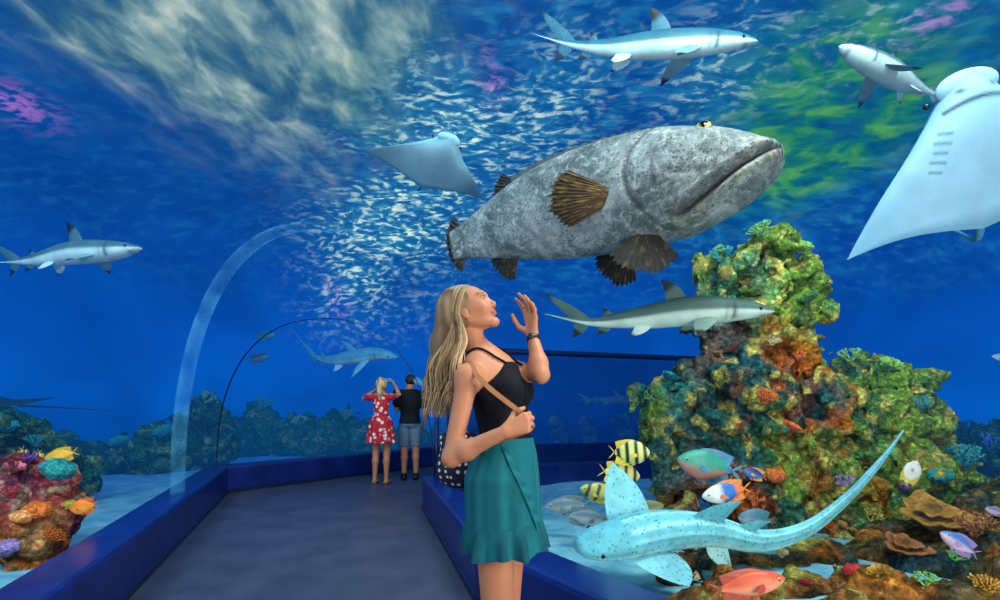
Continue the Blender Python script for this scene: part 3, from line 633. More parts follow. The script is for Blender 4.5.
    if kind=='reef':
        r0=at(.69,-hq(.69)*.7);r1=at(.74,-hq(.74)*.7); fin(mb,r0,r1,r1-u*.04*L+B_(.7)*.02*L,r0-u*.03*L,r1-u*.01*L,.004*L,ftip(colt))
        b_=B_(.84); r0=at(.78,hq(.78)*.6); r1=at(.85,-hq(.85)*.5); tip=at(.85)+b_*.15*L+u*.11*L
        fin(mb,r0,r1,tip,r0+b_*.06*L+u*.05*L,r1+b_*.045*L+u*.02*L,.006*L,ftip(colt,.8))
        r0=at(.79,-hq(.79)*.6); r1=at(.855,hq(.85)*.3); tip=at(.82)+b_*.05*L-u*.085*L
        fin(mb,r0,r1,tip,r0+b_*.01*L-u*.04*L,r1+b_*.005*L-u*.02*L,.005*L,ftip(colt,.55))
    else:
        for sg,(q0,q1),h in ((1,(.60,.99),.016),(-1,(.56,.98),.034)):
            k=24; qs=np.linspace(q0,q1,k); top=[];bs=[]
            for q in qs:
                e=math.sin(math.pi*(q-q0)/(q1-q0))**.6; bs.append(at(q,sg*hq(q)*.5)); top.append(at(q,sg*(hq(q)*.5+h*L*e)))
            V=np.array(bs+top); cc=np.tile(colt,(2*k,1)); F=gridF(2,k); mb.add(V+fr(.8,R)*.002*L,F,cc); mb.add(V-fr(.8,R)*.002*L,[f[::-1] for f in F],cc)
        r0=at(.50,-hq(.5)*.6);r1=at(.57,-hq(.57)*.6); u=fr(.52,U); fin(mb,r0,r1,r1-u*.045*L+B_(.5)*.02*L,r0-u*.03*L,r1-u*.01*L,.004*L,ftip(colt))
    o=mb.obj(name,mat,label=label,cat='shark',group=group)
    qe=.07 if kind=='reef' else .05; es=.0075 if kind=='reef' else .005
    for sg in (1,-1): eb=MB(); sphere(eb,at(qe,hq(qe)*.25,sg*wq(qe)*.93),es*L,S(8,10,12),8); eb.obj('eye',M_eye,o)
    return o
cw=S(175,210,216)
shark('shark','pale blacktip shark swimming right just under the surface at the top',[P(758,41,4.1),P(720,42,4.15),P(665,45,4.2),P(610,48,4.3),P(570,44,4.4),P(534,34,4.5)],(0,-.25,1),S(40,96,116),cw,S(6,16,26),group='reef sharks',pec=(1,1),girth=.95)
shark('shark','grey shark with raised tail gliding right in front of the rock tower',[P(775,311,3.9),P(735,310,3.95),P(685,312,4.0),P(640,318,4.1),P(590,322,4.2),P(545,314,4.3)],(0,-.15,1),S(66,98,90),S(185,210,196),S(18,32,36),group='reef sharks',pec=(.9,.9),girth=1.05)
shark('shark','blacktip shark with black dorsal tip swimming alone on the far left',[P(142,248,4.8),P(110,251,4.85),P(75,253,4.9),P(35,260,5),P(5,262,5.1),P(-10,262,5.1)],(0,0,1),S(62,100,112),cw,S(1,2,4),group='reef sharks',pec=(.7,.7),dsz=.13,girth=1.05)
shark('shark','small pale shark partly behind the big ray at the top right',[P(839,46,3.9),P(862,58,3.9),P(888,72,4.0),P(915,86,4.2),P(950,100,4.4)],(.3,.2,1),S(72,104,112),S(165,195,196),S(34,52,62),group='reef sharks',pec=(.9,.9),girth=1.15)
shark('shark','pale blue shark with curved tail swimming above the couple',[P(398,357,8.6),P(378,354,8.7),P(355,357,8.9),P(330,360,9.1),P(312,355,9.3),P(302,344,9.4)],(0,-.6,1),S(80,165,200),S(150,210,225),None,group='reef sharks',pec=(1,1))
shark('shark','tiny distant shark seen through the far tunnel beside the woman',[P(646,400,11.8),P(625,400,11.9),P(600,400,12.0),P(576,400,12.1)],(0,0,1),S(120,200,225),S(170,225,240),None,group='reef sharks',pec=(.6,.6))
shark('zebra_shark','spotted cyan zebra shark resting by the rock with its long tail curved up',[P(576,547,2.95),P(610,541,3.0),P(660,531,3.1),P(710,531,3.25),P(760,541,3.35),P(805,530,3.4),P(845,500,3.4),P(880,462,3.4),P(903,431,3.4)],(0,-.75,1),S(86,166,180),S(150,208,212),None,kind='zebra',mat=M_zebra,girth=.90,pec=(.72,.92),pdir=[A(.5,-.5,-.30),A(-.22,.2,1)])
# ------------------------------------------------------------ rays
def ray(name,label,o,f,up,half,sweep,bend,ctop,cbot,tail=1.2,mark=True,lobe=1.,taild=None,pelv=True,thk=1.):
    f=nrm(f); up=np.asarray(up,float); up=nrm(up-(up@f)*f); r=np.cross(f,up)
    nu,nv=141,60; u=np.linspace(-1,1,nu); v=np.linspace(0,1,nv); a=np.abs(u)
    lead=.40-(.40+sweep)*a**1.35+.20*np.exp(-(u/(.16*lobe))**2); trail=-.50-(sweep-.50)*a**1.5+.06*np.sin(math.pi*a)
    trail=np.minimum(trail,lead-.0)
    X=lead[None]*(1-v)[:,None]+trail[None]*v[:,None]
    tz=thk*(.13*np.exp(-(u/(.24*lobe))**2)+.035*(1-a))[None]*(np.sin(math.pi*np.clip(v,0,1)**.6)[:,None])**.8
    zb=(np.where(u<0,bend[0],bend[1])*a**2)[None]+0*X
    mb=MB(); UU=np.repeat(u[None],nv,0)
    for sg in (1,-1):
        Z=zb+sg*tz*(.8 if sg<0 else 1)
        pts=o+half*(X[...,None]*f+UU[...,None]*r+Z[...,None]*up)
        c=np.tile(ctop if sg>0 else cbot,(nu*nv,1)).astype(float)
        if sg<0:
            x_=X.ravel(); u_=UU.ravel(); edge=np.clip((np.abs(u_)-.4)*1.2,0,.5); c=mixc(c,ctop,edge)
            vv=np.repeat(v,nu); c=mixc(c,ctop,np.clip((.1-vv)*6,0,.4)); c=mixc(c,ctop,np.clip((vv-.88)*6,0,.5))
            if mark:
                for k in range(5):
                    xc=.20-.06*k; uc=(.14+.012*k)*lobe
                    g=np.exp(-((x_-xc-.3*(np.abs(u_)-uc))/.010)**2)*(np.abs(np.abs(u_)-uc)<.045); c=mixc(c,ctop*.6,g*.8)
                g=np.exp(-((x_-(.375-1.5*u_**2/lobe))/.018)**2)*(np.abs(u_)<.13*lobe); c=mixc(c,ctop*.2,g)
                g=np.exp(-((x_-.45)/.018)**2-((np.abs(u_)-.06*lobe)/.028)**2); c=mixc(c,ctop*.25,g)
        F=gridF(nv,nu)
        if sg<0: F=[q[::-1] for q in F]
        mb.add(pts.reshape(-1,3),F,c)
    tdv=-f if taild is None else nrm(taild)
    if tail>0:
        b0=o+half*(-.45*f); tube(mb,[b0+half*.1*f,b0+half*.12*(tdv-f),b0+half*.6*tail*tdv-half*.05*f,b0+half*tail*tdv],[.035*half,.018*half,.01*half,.004*half],ctop,8,24)
    sphere(mb,o+half*(.49*f-.012*up),(.11*half,.12*half*lobe,.06*half*thk),lambda d: mixc(np.tile(cbot,(len(d),1)),ctop,(d@up)*4+(d@f)*.5),16,R=(f,r,up))
    if pelv:
        for sg in (1,-1):
            rr=o+half*(-.42*f+sg*.08*r); fin(mb,rr,rr+half*(sg*.08*r),rr-half*.2*f+half*sg*.07*r,rr-half*.12*f-half*sg*.02*r,rr-half*.08*f+half*sg*.13*r,.01*half,lambda u_,v_:np.tile(cbot,(len(u_),1)))
    ob=mb.obj(name,M_ray,label=label,cat='ray',group='rays')
    for sg in (1,-1): eb=MB(); sphere(eb,o+half*(.43*f+sg*.15*lobe*r+.01*up),.020*half,S(10,14,18),8); eb.obj('eye',M_eye,ob)
    return ob
ray('eagle_ray','large ray showing its white belly and mouth at the top right',P(974,158,2.85),(-.24,-.12,.95),(.10,1,.12),.80,.48,(-.12,-.12),S(60,118,152),S(124,168,192),lobe=1.7,tail=.9,taild=A(.5,1,.3),pelv=False)
ray('eagle_ray','smaller ray with pale underside gliding above the woman beside the grouper',P(434,164,4.6),(.5,-.7,.35),(-.107,.357,.868),.60,.20,(-.08,-.05),S(40,96,124),S(138,190,206),tail=.5,taild=A(-.2,1,.35),mark=False,pelv=False,lobe=1.5,thk=1.35)
ray('stingray','dark flat ray with a long thin tail at the left edge above the reef',P(-2,404,5.0),(-1,.1,.05),(0,-.15,1),.50,.3,(.02,.02),S(10,46,70),S(30,84,112),tail=2.2,mark=False)
# ------------------------------------------------------------ grouper
def grouper():
    n=170; C=catmull([P(783,150,3.25),P(700,170,3.55),P(600,200,3.95),P(520,224,4.3),P(452,246,4.6)],n)
    L=np.linalg.norm(np.diff(C,axis=0),axis=1).sum(); T,R,U=frames(C,(0,-.1,1)); s=np.linspace(0,1,n); mb=MB(); q=.92*L
    xs=[0,.012,.03,.07,.13,.2,.3,.42,.55,.66,.76,.84,.91,1]
    ht=prof(s,xs,[.008,.018,.030,.052,.082,.114,.148,.170,.176,.166,.142,.110,.080,.05])*q
    hb=prof(s,xs,[.034,.062,.084,.114,.144,.168,.184,.180,.165,.146,.120,.094,.072,.05])*q
    hw=prof(s,xs,[.040,.068,.090,.116,.138,.148,.147,.134,.115,.090,.062,.038,.020,.010])*q
    seg=128; base=S(138,148,150); dk=S(78,88,92); bl=S(160,170,172)
    thv=np.linspace(0,2*math.pi,seg,endpoint=False); si=np.sin(thv); H0=np.where(si[None]>0,ht[:,None],hb[:,None])*si[None]
    SS=np.repeat(s[:,None],seg,1); zl=H0/q
    line=np.interp(s,[0,.03,.07,.12,.17,.21,.25,.28,.32],[-.004,-.018,-.042,-.074,-.104,-.124,-.134,-.130,-.11])[:,None]; inm=1/(1+np.exp((SS-.275)/.006))
    dm=np.abs(zl-line); groove=np.exp(-(dm/.0075)**2)*inm
    lip=np.exp(-((zl-line+.020)/.012)**2)*inm
    mx=np.exp(-((zl-line-.024)/.014)**2)*inm
    gl=np.exp(-((SS-(.365-3.6*(zl+.01)**2))/.007)**2)*(np.abs(zl)<.135)
    gl2=np.exp(-((SS-(.295-2.7*(zl+.02)**2))/.005)**2)*(zl>-.09)*(zl<.08)
    fold=np.exp(-((zl+.055-.2*(SS-.13))/.006)**2)*(SS>.10)*(SS<.27)+np.exp(-((zl+.02-.25*(SS-.13))/.005)**2)*(SS>.05)*(SS<.2)*.6
    def disp(W,H):
        k=1-.22*groove+.16*lip+.11*mx-.06*gl-.03*gl2-.035*fold; return W*k,H*(1-.03*groove+.06*lip)
    def colf(Sg,sn,co):
        c=mixc(np.tile(base,(len(Sg),1)),bl,-sn*.5); c=mixc(c,dk,np.clip(sn-.2,0,1)*.6)
        c=mixc(c,S(120,140,140),np.clip((Sg-.6)*1.5,0,.6))
        c=mixc(c,S(160,140,100),lip.ravel()*.55); c=mixc(c,S(120,112,94),(mx.ravel())*.5); c=mixc(c,S(34,30,40),groove.ravel()*.95); c=mixc(c,S(52,54,58),gl.ravel()*.8); c=mixc(c,S(62,64,66),gl2.ravel()*.5); c=mixc(c,S(60,62,64),np.clip(fold.ravel(),0,1)*.5); return c
    loft(mb,C,R,U,hw,ht,hb,colf,seg,disp,pw=.9)
    fr=lambda x,M: nrm(np.array([np.interp(x,s,M[:,i]) for i in range(3)])); at=lambda x:np.array([np.interp(x,s,C[:,i]) for i in range(3)])
    g=lambda x,M:np.interp(x,s,M)
    brn=S(76,54,26); drk=S(20,16,12)
    def fc(u,v):
        r=np.sin(u*44)*.5+.5; c=mixc(np.tile(brn,(len(u),1)),S(52,38,20),r*.6); c=mixc(c,drk,(v-.5)*1.6); sp_=vn(u*11,v*11,u*0,5); return mixc(c,S(128,102,40),(sp_-.25)*3*(1-v*.5))
    def fd(u,v):
        c=mixc(np.tile(S(40,30,18),(len(u),1)),drk,v*1.2+.2*np.sin(u*44)); sp_=vn(u*9,v*9,u*0,8); return mixc(c,S(86,68,30),(sp_-.35)*2.)
    sd=1 if fr(.4,R)@A(0,-1,0)>0 else -1
    r=sd*fr(.4,R); u=fr(.4,U); b_=fr(.4,T)
    p=at(.41)+r*g(.41,hw)*.93-u*g(.41,hb)*.22
    paddle(mb,p,nrm(b_*.94+r*.30+u*.10),nrm(u*1+r*.35),.17*L,.052*L,.005*L,fc,rays=15,root_w=.4,rag=.06)
    p=at(.41)-r*g(.41,hw)*.9-u*g(.41,hb)*.3; paddle(mb,p,nrm(b_*.8-r*.6-u*.1),u,.15*L,.055*L,.005*L,fc,rays=15,root_w=.4,rag=.06)
    p=at(.34)+r*g(.34,hw)*.45-u*g(.34,hb)*.88; paddle(mb,p,nrm(b_*.10+r*.25-u*.75),nrm(b_+.3*r),.12*L,.075*L,.005*L,fd,rays=13,root_w=.4,rag=.08)
    p=at(.42)-r*g(.42,hw)*.3-u*g(.42,hb)*.9; paddle(mb,p,nrm(b_*.55-r*.2-u*.6),b_,.12*L,.055*L,.005*L,fd,rays=13,root_w=.4,rag=.08)
    p=at(.78)-u*g(.78,hb)*.80; paddle(mb,p,nrm(b_*.85-u*.5),nrm(b_*.6+u*.7),.085*L,.05*L,.005*L,fd,rays=11,root_w=.7,rag=.08)
    p=at(.74)+u*g(.74,ht)*.82; paddle(mb,p,nrm(b_*.97+u*.16),nrm(b_*.5+u),.09*L,.03*L,.005*L,fd,rays=11,root_w=.9,rag=.05)
    p=at(.95); paddle(mb,p,fr(.97,T),u,.075*L,.085*L,.006*L,fd,rays=11,root_w=.6,rag=.06)
    k=60; qs=np.linspace(.30,.74,k); V1=[];V2=[]
    for i,x in enumerate(qs):
        V1.append(at(x)+fr(x,U)*g(x,ht)*.93); V2.append(at(x)+fr(x,U)*(g(x,ht)+.018*L*(.55+.45*abs(math.sin(i*.8)))*min(1,(i+1)/6))+fr(x,T)*.012*L)
    V=np.array(V1+V2); mb.add(V+r*.003*L,gridF(2,k),dk*.6); mb.add(V-r*.003*L,[f[::-1] for f in gridF(2,k)],dk*.6)
    o=mb.obj('grouper',M_group,label='giant mottled grey grouper with brown fins swimming above the woman',cat='fish')
    for sg in (1,-1):
        eb=MB(); R2=sg*r; d=nrm(R2*.75+u*.45-b_*.15); c=at(.17)+u*g(.17,ht)*.74+R2*g(.17,hw)*.56
        sphere(eb,c,.0215*L,lambda dd: np.where((dd@d>.84)[:,None],S(8,10,8),np.where((dd@d>.64)[:,None],S(190,180,60),S(92,98,92))),20); eb.obj('eye',M_eye,o)
grouper()
# ------------------------------------------------------------ small fish
def fish(label,nose,tail,dep,wid,colf,finc,name='reef_fish',group=None,up=(0,0,1),tall=0.,fork=.6):
    n=60; nose=np.asarray(nose);tail=np.asarray(tail); m=(nose+tail)/2; L=np.linalg.norm(tail-nose)
    C=catmull([nose,m+np.cross(nrm(tail-nose),A(*up))*.02*L,tail],n); T,R,U=frames(C,up); s=np.linspace(0,1,n)
    k=int(n*.84); hh=prof(s,[0,.03,.1,.22,.38,.55,.7,.8,.86,1],[.03,.28,.55,.86,1,.86,.48,.24,.2,.16])*dep*L/2
    hw=prof(s,[0,.03,.1,.22,.38,.55,.7,.8,.86,1],[.05,.4,.75,1,1,.75,.4,.15,.08,.04])*wid*L/2
    mb=MB(); loft(mb,C[:k],R[:k],U[:k],hw[:k],hh[:k],hh[:k],lambda S_,si,co: colf(S_*.84,si),22)
    at=lambda q:np.array([np.interp(q,s,C[:,i]) for i in range(3)]); hq=lambda q:np.interp(q,s,hh); u=U[n//2]; b_=T[n//2]; r=R[n//2]
    fc=lambda uu,vv: mixc(np.tile(finc,(len(uu),1)),finc*.6,.5+.5*np.sin(uu*26))
    for sg in (1,-1):
        r0=at(.24 if sg>0 else .48)+sg*u*hq(.24 if sg>0 else .48)*.85; r1=at(.78)+sg*u*hq(.78)*.7; h=(.05+tall)*L
        fin(mb,r0,r1,at(.78)+sg*u*(hq(.62)+h)+b_*.05*L,at(.40)+sg*u*(hq(.38)+h*2.2),r1+sg*u*h*.2+b_*.02*L,.008*L,fc)
        fin(mb,at(.82)-sg*u*hq(.82)*.3,at(.84)-sg*u*.01*L,tail+sg*u*dep*L*.36*(.5+fork*.5),at(.88)+sg*u*.08*L,at(.96 if fork<.5 else .88)+sg*u*.015*L,.006*L,fc,nv=10)
        p=at(.30)+sg*r*np.interp(.3,s,hw)*.9-u*hq(.3)*.15; fin(mb,p+u*.03*L,p-u*.04*L,p+b_*.15*L+sg*r*.08*L-u*.05*L,p+b_*.1*L+sg*r*.04*L+u*.04*L,p+b_*.06*L+sg*r*.05*L-u*.08*L,.004*L,fc)
    r0=at(.32)-u*hq(.3)*.9; fin(mb,r0,at(.4)-u*hq(.4)*.9,r0+b_*.14*L-u*.09*L,r0-u*.06*L,r0+b_*.1*L-u*.03*L,.005*L,fc)
    o=mb.obj(name,M_fish,label=label,cat='fish',group=group)
    for sg in (1,-1):
        eb=MB(); d=sg*r; sphere(eb,at(.11)+u*hq(.11)*.25+d*np.interp(.11,s,hw)*.86,.026*L,lambda dd: np.where((dd@d>.75)[:,None],S(6,6,8),S(190,180,110)),8); eb.obj('eye',M_eye,o)
    return o
def flat(top,bot): return lambda s,si: mixc(np.tile(bot,(len(s),1)),top,si*1.6+.5)
def bands(a,b,xs,w=.035):
    def f(s,si):
        m=np.zeros(len(s))
        for x in xs: m=np.maximum(m,np.exp(-((s-x-.02*si)/w)**4))
        return mixc(np.tile(a,(len(s),1)),b,m)
    return f
def halves(a,b,x): return lambda s,si: mixc(np.tile(a,(len(s),1)),b,(s-x)*20)
ye=S(205,190,60);bk=S(16,18,22);wh=S(200,210,208)
fish('yellow fish with black bands, nearest above the zebra shark head',P(650,453,3.6),P(608,452,3.65),.6,.22,bands(S(190,205,120),bk,[.12,.33,.55,.76],.05),ye,'banded_fish','banded fish by the rock')
fish('yellow fish with black bands, second one down beside the rock',P(640,477,3.7),P(598,470,3.7),.52,.22,bands(S(200,200,110),bk,[.14,.36,.58],.045),ye,'banded_fish','banded fish by the rock')
fish('olive and yellow banded fish lowest of the banded fish, above the sand',P(580,488,3.9),P(618,498,3.9),.45,.22,bands(S(165,175,95),S(55,65,50),[.2,.45,.7],.05),ye,'banded_fish','banded fish by the rock')
fish('green and pink parrotfish swimming left beside the rock',P(677,459,3.7),P(742,473,3.7),.46,.24,lambda s,si: mixc(mixc(np.tile(S(50,135,115),(len(s),1)),S(170,110,100),-si*1.5),S(35,100,155),(s-.7)*6),S(50,125,160),'parrotfish',fork=.4)
fish('small fish with white head, blue body and orange tail below the parrotfish',P(702,497,3.5),P(752,487,3.5),.4,.2,lambda s,si: mixc(mixc(np.tile(wh,(len(s),1)),S(40,100,170),(s-.3)*8),S(220,110,40),(s-.62)*10),S(215,125,50),fork=.5)
fish('pale blue round fish hovering over the zebra shark',P(738,517,3.75),P(775,522,3.75),.55,.2,flat(S(60,110,130),S(130,165,170)),S(75,120,130))
fish('small white butterflyfish with yellow edge right of the rock tower',P(917,461,4.0),P(904,487,4.0),.62,.14,bands(wh,ye,[.75],.08),ye,'butterflyfish',up=(1,0,.4))
fish('red and orange fish near the bottom edge below the zebra shark',P(785,578,2.5),P(708,592,2.5),.32,.2,flat(S(190,75,45),S(215,130,95)),S(170,60,45),fork=.8)
fish('silver blue fish with pink belly near the right edge',P(940,532,2.8),P(980,556,2.8),.34,.18,flat(S(50,95,150),S(175,150,170)),S(125,105,160),fork=.8)
fish('small dark blue fish in front of the tower beside the parrotfish',P(742,470,3.9),P(768,478,3.9),.4,.2,flat(S(30,60,120),S(60,110,170)),S(220,135,50))
fish('pale grey fish gliding low over the sand behind the curb',P(545,506,4.2),P(592,504,4.2),.34,.2,flat(S(90,120,130),S(160,175,175)),S(120,140,140))
fish('silver fish behind the zebra shark fin, over the sand',P(608,520,3.9),P(562,514,3.9),.36,.2,flat(S(100,130,140),S(170,185,185)),S(120,140,145))
fish('olive fish hovering right behind the raised zebra shark fin',P(664,505,3.8),P(630,512,3.8),.4,.2,flat(S(100,110,60),S(170,170,120)),S(165,155,75))
fish('tiny grey fish above the reef ledge right of the tail tip',P(985,508,3.3),P(1004,514,3.3),.4,.2,flat(S(100,95,120),S(160,155,170)),S(130,125,150))
fish('yellow fish above the pink coral mound on the left',P(44,460,3.9),P(79,451,3.9),.36,.2,flat(S(220,165,30),S(230,200,70)),S(220,175,40),fork=.7)
fish('orange fish beside the pink coral mound near the curb',P(70,509,3.5),P(99,504,3.5),.5,.24,flat(S(235,120,20),S(240,155,55)),S(225,110,30))
fish('purple and yellow fish pointing down at the left reef',P(26,470,4.0),P(21,446,4.0),.42,.2,halves(S(100,55,145),S(225,185,50),.5),S(225,185,50),up=(1,0,0))
fish('small yellow fish standing upright between the purple fish and yellow fish',P(38,470,4.1),P(40,449,4.1),.36,.2,flat(S(220,200,60),S(220,200,60)),S(205,185,60),up=(1,0,0))
fish('dark fish swimming at the arch joint on the left',P(270,356,7.6),P(246,360,7.6),.34,.2,flat(S(15,55,80),S(40,100,130)),S(20,60,90))
fish('dim fish above the dark fish at the arch joint',P(276,334,8.6),P(254,338,8.6),.3,.2,flat(S(20,80,110),S(60,120,150)),S(30,90,120))
fish('small white fish at the far right edge in open water',P(992,356,6),P(1006,358,6),.4,.2,flat(S(150,190,210),wh),wh)
fish('tiny pale fish above the couple beside the curved tail shark',P(425,385,8),P(412,378,8),.36,.2,flat(S(60,140,180),S(140,200,220)),S(90,160,190))
# ------------------------------------------------------------ people
def hand(pr,w,d,n,left,curl,spread=.12,s=1.,thumb=.5,tcurl=.2):
    d=nrm(d); n=nrm(n-(n@d)*d); sd=np.cross(d,n)*(-1 if left else 1)
    lat=[.025,.0085,-.0085,-.024]; L1=[.040,.045,.041,.032]; base=[.080,.084,.079,.070]
    for i in range(4):
        kx=w+d*base[i]*s+sd*lat[i]*s; pr.append(cone(w+d*.012*s+sd*lat[i]*.45*s,kx,.0115*s,.0095*s,.014*s))
        dir0=nrm(d+sd*spread*(1.4-i)*.8); ang=0; p=kx
        for j,(f,r0,r1) in enumerate(((1,.0084,.0078),(.62,.0078,.007),(.48,.007,.0056))):
            ang+=curl[j]*(1+.06*i); q=p+(math.cos(ang)*dir0+math.sin(ang)*n)*L1[i]*f*s
            pr.append(cone(p,q,r0*s,r1*s,.004*s)); p=q
    b0=w+d*.022*s+sd*.018*s+n*.006*s; b1=b0+nrm(d*.55+sd*thumb*1.3+n*.35)*.042*s; b2=b1+nrm(d*.9+sd*thumb*.7+n*(.3+tcurl))*.030*s; b3=b2+nrm(d*1+sd*.15+n*(.3+tcurl*2))*.024*s
    pr+= [cone(b0,b1,.012*s,.0098*s,.01*s),cone(b1,b2,.0098*s,.0085*s,.005*s),cone(b2,b3,.0085*s,.007*s,.004*s)]
def head(pr,c,f,u,s,fem=True):
    r=nrm(np.cross(f,u)); u=np.cross(r,f); f=nrm(f); R=(f,r,u); q=lambda a,b_,c_: c+s*(a*f+b_*r+c_*u)
    E=lambda a,b_,c_,x,y,z_,k=.02,sg=1: pr.append(ell(q(a,b_,c_),(x*s,y*s,z_*s),R,k*s,sg))
    E(-.012,0,.022,.095,.074,.090); E(.024,0,-.016,.060,.056,.080,.03)
    E(.066,0,-.096,.016,.018,.015,.022)
    for sg in (1,-1):
        pr.append(cone(q(-.010,sg*.050,-.045),q(.056,sg*.014,-.095),.013*s,.012*s,.022*s))
        E(.054,sg*.033,-.036,.022,.020,.020,.025)
        E(-.012,sg*.073,-.012,.018,.008,.028,.008)
        E(.086,sg*.030,.004,.014,.016,.010,.012,-1)
        E(.071,sg*.030,.002,.0125,.014,.0090,.004)
        E(.090,sg*.009,-.036,.0078,.0062,.0055,.007)
    E(.077,0,.026,.010,.044,.009,.02)
    pr.append(cone(q(.080,0,.006),q(.0985,0,-.030),.0058*s,.0088*s,.011*s))
    E(.0815,0,-.0565,.0080,.022,.0050,.008); E(.0800,0,-.0665,.0080,.019,.0054,.007)
    return q,R
def limbs(J,fem,k=1.):
    t=[]
    for sd in 'RL':
        sh,el,wr=J['sh'+sd],J['el'+sd],J['wr'+sd]; a=(.036,.0275,.031,.0200) if fem else (.054,.043,.045,.029)
        t+=[cone(sh,el,a[0]*k,a[1]*k,.03),cone(el,el+(wr-el)*.3,a[1]*k,a[2]*k,.02),cone(el+(wr-el)*.3,wr,a[2]*k,a[3]*k,.02),ell(sh,((.042 if fem else .058)*k,)*3,None,.03)]
    return t
def legs(J,fem):
    t=[]
    for sd in 'RL':
        h,kn,an,to=J['hip'+sd],J['kn'+sd],J['an'+sd],J['to'+sd]; f=nrm(to-an)
        a=(.078,.050,.048,.032) if fem else (.084,.056,.054,.037)
        cm=kn+(an-kn)*.3-nrm(A(f[0],f[1],0))*.012
        t+=[cone(h,kn,a[0],a[1],.04),cone(kn,cm,a[1],a[2],.03),cone(cm,an,a[2],a[3],.03),cone(an,A(*(an-f*.03)[:2],.03),.034,.03,.02),cone(A(*an[:2],.035),A(*to[:2],.022),.032,.022,.02)]
        r=nrm(np.cross(f,A(0,0,1)))
        for i in range(5): t.append(cone(to+r*(i-2)*.014-f*.02,to+r*(i-2)*.014+f*(.012-.003*abs(i-1.5)),.010,.008,.004))
    return t
def torso(J,fem):
    Fh,Rh,Fc,Rc=J['Fh'],J['Rh'],J['Fc'],J['Rc']; Z=nrm(J['nek']-J['wai']); t=[]
    if fem:
        t+=[ell(J['pel'],(.088,.130,.11),(Fh,Rh,A(0,0,1)),.04),ell(J['wai'],(.074,.100,.13),(Fc,Rc,Z),.06),ell(J['che'],(.082,.116,.15),(Fc,Rc,Z),.06)]
        for sg in (1,-1):
            t.append(ell(J['pel']-Fh*.042+Rh*sg*.058-A(0,0,.03),(.064,.064,.078),None,.04))
            t.append(ell(J['che']+Fc*.058+Rc*sg*.058+Z*.005,(.048,.050,.050),None,.025))
    else:
        t+=[ell(J['pel'],(.11,.155,.12),(Fh,Rh,A(0,0,1)),.04),ell(J['wai'],(.10,.14,.14),(Fc,Rc,Z),.06),ell(J['che'],(.11,.165,.17),(Fc,Rc,Z),.06)]
        for sg in (1,-1): t.append(ell(J['pel']-Fh*.05+Rh*sg*.07-A(0,0,.03),(.075,.08,.08),None,.05))
    w=.038 if fem else .058
    t+=[cone(J['nek']-Z*.03-Fc*.005,J['shR']*.85+J['nek']*.15-Z*.01,w,w,.05),cone(J['nek']-Z*.03-Fc*.005,J['shL']*.85+J['nek']*.15-Z*.01,w,w,.05),cone(J['nek']-Z*.02,J['shR']*.35+J['nek']*.65+Z*.005,w*.8,w*.7,.05),cone(J['nek']-Z*.02,J['shL']*.35+J['nek']*.65+Z*.005,w*.8,w*.7,.05)]
    return t
SK=S(200,132,94)
def paint(V,q,R,s,c,lip=S(182,84,76),brow=S(105,72,48)):
    d=(V-c); f=d@nrm(R[0])/s; r=d@nrm(R[1])/s; u=d@nrm(R[2])/s
    col=np.tile(SK,(len(V),1)); hd=(np.abs(r)<.08)&(np.abs(u)<.13)&(f>.045)&(f<.13)
    col=mixc(col,lip,np.exp(-((u+.0615)/.0090)**4-(r/.022)**4)*hd*(f>.07)*.85)
    ml=-.0617+np.clip(np.abs(r)-.012,0,1)*.6
    col=mixc(col,S(130,56,50),np.exp(-((u-ml)/.0020)**2)*(np.abs(r)<.034)*hd*.75)
    for sg in (1,-1):
        col=mixc(col,brow,np.exp(-((u-.024)/.0045)**2-((r-sg*.033)/.019)**4)*hd*.8)
        col=mixc(col,S(60,40,32),np.exp(-((u-.0115)/.0032)**2-((r-sg*.031)/.016)**4)*hd*.85)
        col=mixc(col,S(212,108,88),np.exp(-((u+.03)/.02)**2-((r-sg*.045)/.018)**2)*hd*.35)
    return col
def eyes(parent,q,R,s):
    f,r,u=[nrm(x) for x in R]
    for sg in (1,-1):
        mb=MB(); d=nrm(f*1+r*sg*.10+u*.10)
        sphere(mb,q(.0722,sg*.031,.003),.0108*s,lambda dd: np.where((dd@d>.90)[:,None],S(10,10,12),np.where((dd@d>.68)[:,None],S(60,100,110),S(205,198,192))),16)
        mb.obj('eye',M_eye2,parent)
M_eye2=vcmat('human_eye',.2,uw=False,nz=0.,bump=0)
# ---- foreground woman
az=math.radians(22); Fd=A(math.cos(az),-math.sin(az),0); Rd=A(-math.sin(az),-math.cos(az),0)
J=dict(pel=P(502,476,1.80),wai=P(507,438,1.80),che=P(499,394,1.80),nek=P(481,352,1.80),Fh=Fd,Rh=Rd,Fc=nrm(Fd+A(0,0,.12)),Rc=Rd,
 shR=P(468,378,1.67),elR=P(451,458,1.62),wrR=P(504,432,1.56),shL=P(502,366,1.93),elL=P(541,375,1.76),wrL=P(533,337,1.84))
J['hipR']=J['pel']+Rd*.074-A(0,0,.05);J['hipL']=J['pel']-Rd*.074-A(0,0,.05)
for sd,sg in (('R',1),('L',-1)):
    J['kn'+sd]=A(J['pel'][0],J['pel'][1],.49)+Rd*sg*.075+Fd*(.015*sg); J['an'+sd]=A(J['pel'][0],J['pel'][1],.085)+Rd*sg*.08-Fd*.03; J['to'+sd]=J['an'+sd]+Fd*.15-A(0,0,.062)
hs=.87; pit=math.radians(31); haz=math.radians(18); hf=A(math.cos(haz)*math.cos(pit),-math.sin(haz)*math.cos(pit),math.sin(pit)); hc=P(471,311,1.79)
hr=nrm(np.cross(hf,A(0,0,1))); hu=np.cross(hr,hf)
tor=torso(J,True); pr=tor+limbs(J,True)+legs(J,True)
